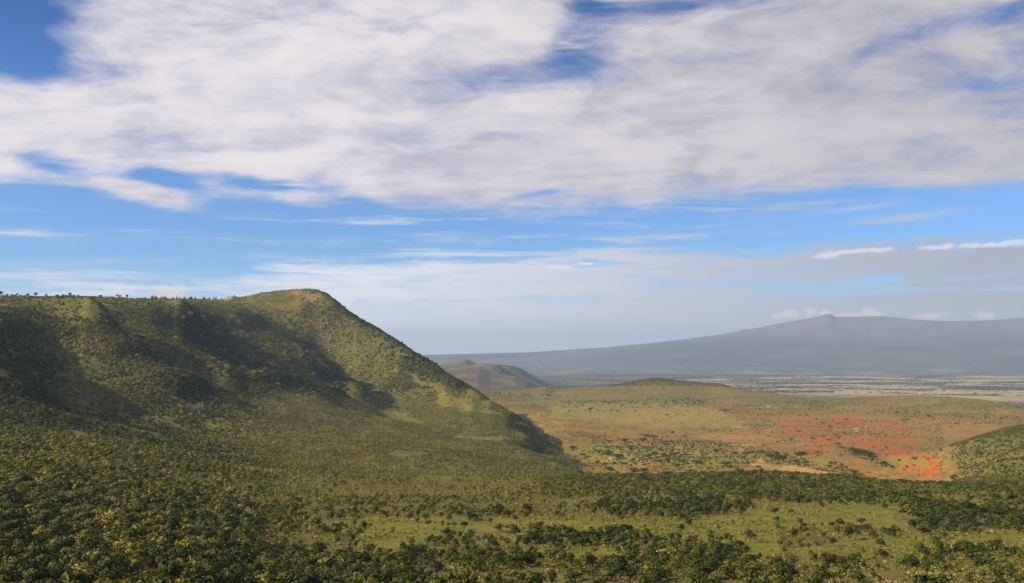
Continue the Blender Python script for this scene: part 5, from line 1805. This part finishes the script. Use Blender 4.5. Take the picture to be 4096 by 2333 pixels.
house(*px4(653, 707), 8.2, 1.6, .9, .03, MUD, TIN, 'long low shed with a pale iron roof on the red earth', 'long_shed', 'shed', 3)
house(*px4(830, 690), 4.6, 2.2, 1.0, -.15, MUD, TIN, 'large house with a grey iron roof beside the red track')
house(*px4(842, 708), 2.0, 1.2, .8, .1, WHITE, TIN, 'small pale outhouse just below the iron-roofed house')
house(*px4(608, 688), 1.4, 1.0, .8, .2, WHITE, TIN, 'small whitewashed hut left of the long shed', 'hut', 'hut')
house(*px4(937, 664), 1.2, .9, 1.0, .1, WHITE, TIN, 'small white hut right of the iron-roofed house', 'hut', 'hut')
house(*px4(1637, 632), 2.8, 1.3, 1.0, -.1, MUD, TIN, 'grey-roofed house alone in the scrub on the right side of the valley')
house(*px4(1650, 515), 1.0, 1.0, 1.2, .2, WHITE, TIN, 'tiny white hut above a brown pen in the upper right valley', 'hut', 'hut')
house(*px4(1492, 330), 2.6, 1.3, .8, .1, WHITE, WHITE, 'white building on the crest of the right-hand rim')
house(*px3(2238, 583), 3.0, 1.3, .8, -.1, WHITE, TIN, 'white-roofed house on the brown slope below the rim')
house(*px3(2215, 1237), 4.2, 1.6, .9, .05, MUD, THATCH, 'long brown house at the left end of the straw field')
house(*px3(1500, 1115), 2.6, 1.4, 1.1, .2, MUD, THATCH, 'thatched mud house in the green belt, right of two')
house(*px3(1400, 1112), 1.8, 1.1, .9, -.2, MUD, THATCH, 'small thatched mud house in the green belt, left of two')
house(*px3(1018, 1162), 3.0, 1.5, 1.2, .1, MUD, THATCH, 'reddish mud house under the spreading thorn tree')
house(*px3(795, 1152), 3.4, 1.5, 1.0, -.1, MUD, THATCH, 'brown mud house between bushes left of the reddish house')
cone_hut(*px3(630, 1120), 4.2, 2.3, MUD, 'round hut with a pale conical thatch in the green belt')
cone_hut(*px3(2045, 1148), 2.8, 2.4, WHITE, 'pale round hut beside the dark tree above the straw field')
cone_hut(*px3(940, 1150), 2.0, 1.3, MUD, 'little round hut left of the reddish mud house')
for i in range(11):
    cx_, cy_ = 232 + 14.5 * i + rs.uniform(-4, 4), 846 - (i > 4) * 8 + rs.uniform(-4, 4)
    cone_hut(*px4(cx_, cy_), rs.uniform(1.2, 1.9), rs.uniform(.8, 1.3), MUD if i % 3 else WHITE, ('brown' if i % 3 else 'pale') + ' round hut in the row of huts on red earth, ' + (ORD[i] if i < 10 else 'last') + ' from left')
for a, b, w_, lb in ((1925, 912, 9, 'brown thorn pen at the foot of the right-hand knoll'), (2090, 1112, 7, 'reddish thorn pen low on the right-hand knoll'), (1180, 508, 15, 'long brown thorn pen below the right-hand rim'), (1665, 522, 6, 'small brown thorn pen in the upper right valley'), (1920, 562, 12, 'dark thorn pen among bushes at upper right')):
    pen(*px4(a, b), w_, lb)
house(227.5, 299.2, 8.5, 1.4, .55, .05, WHITE, WHITE, 'long white greenhouse on the plateau behind the spurs', 'greenhouse', 'greenhouse', 1)
house(212, 299.6, 3.4, 1.2, .5, .05, WHITE, WHITE, 'short white greenhouse left of the long one on the plateau', 'greenhouse', 'greenhouse', 1)

# ------------------------------------------------------------------ soaring bird
a, t = pix_dir(539.2, 360.5)
D_ = 560.0
bpos = Vector((math.sin(a) * D_, math.cos(a) * D_, float(t) * D_))
body = [(-.42, 0, -.02, .03), (-.25, 0, 0, .06), (0, 0, 0, .11), (.2, 0, .01, .09), (.33, 0, .03, .06), (.43, 0, .03, .015)]
bv, bf = tube([(p[0], p[1], p[2]) for p in body], [p[3] for p in body], 8)
parts = [(bv, bf)]
for sgn in (-1, 1):
    w = [(0.14, sgn * .06, .03), (.20, sgn * .45, .12), (.12, sgn * .80, .16), (-.02, sgn * 1.05, .15), (-.10, sgn * .98, .14), (-.10, sgn * .75, .13), (-.13, sgn * .45, .10), (-.14, sgn * .06, .03)]
    wv = w + [(p[0], p[1], p[2] - .025) for p in w]
    parts.append((wv, [tuple(range(8)), tuple(range(15, 7, -1))] + [(i, (i + 8), (i + 1) % 8 + 8, (i + 1) % 8) for i in range(8)]))
parts.append(([(-.40, -.05, 0), (-.40, .05, 0), (-.62, .14, 0), (-.62, -.14, 0), (-.40, -.05, -.02), (-.40, .05, -.02), (-.62, .14, -.02), (-.62, -.14, -.02)], [(0, 1, 2, 3), (7, 6, 5, 4), (0, 4, 5, 1), (1, 5, 6, 2), (2, 6, 7, 3), (3, 7, 4, 0)]))
bo = bpy.data.objects.new("bird", mesh_of("bird", *join(parts), FEATHER))
COL.objects.link(bo)
bo.location = bpos
bo.rotation_euler = (.25, -.05, R(200))
bo['label'], bo['category'] = 'dark soaring bird with spread wings over the hazy plain', 'bird'
print("done", round(time.time() - T0, 1))
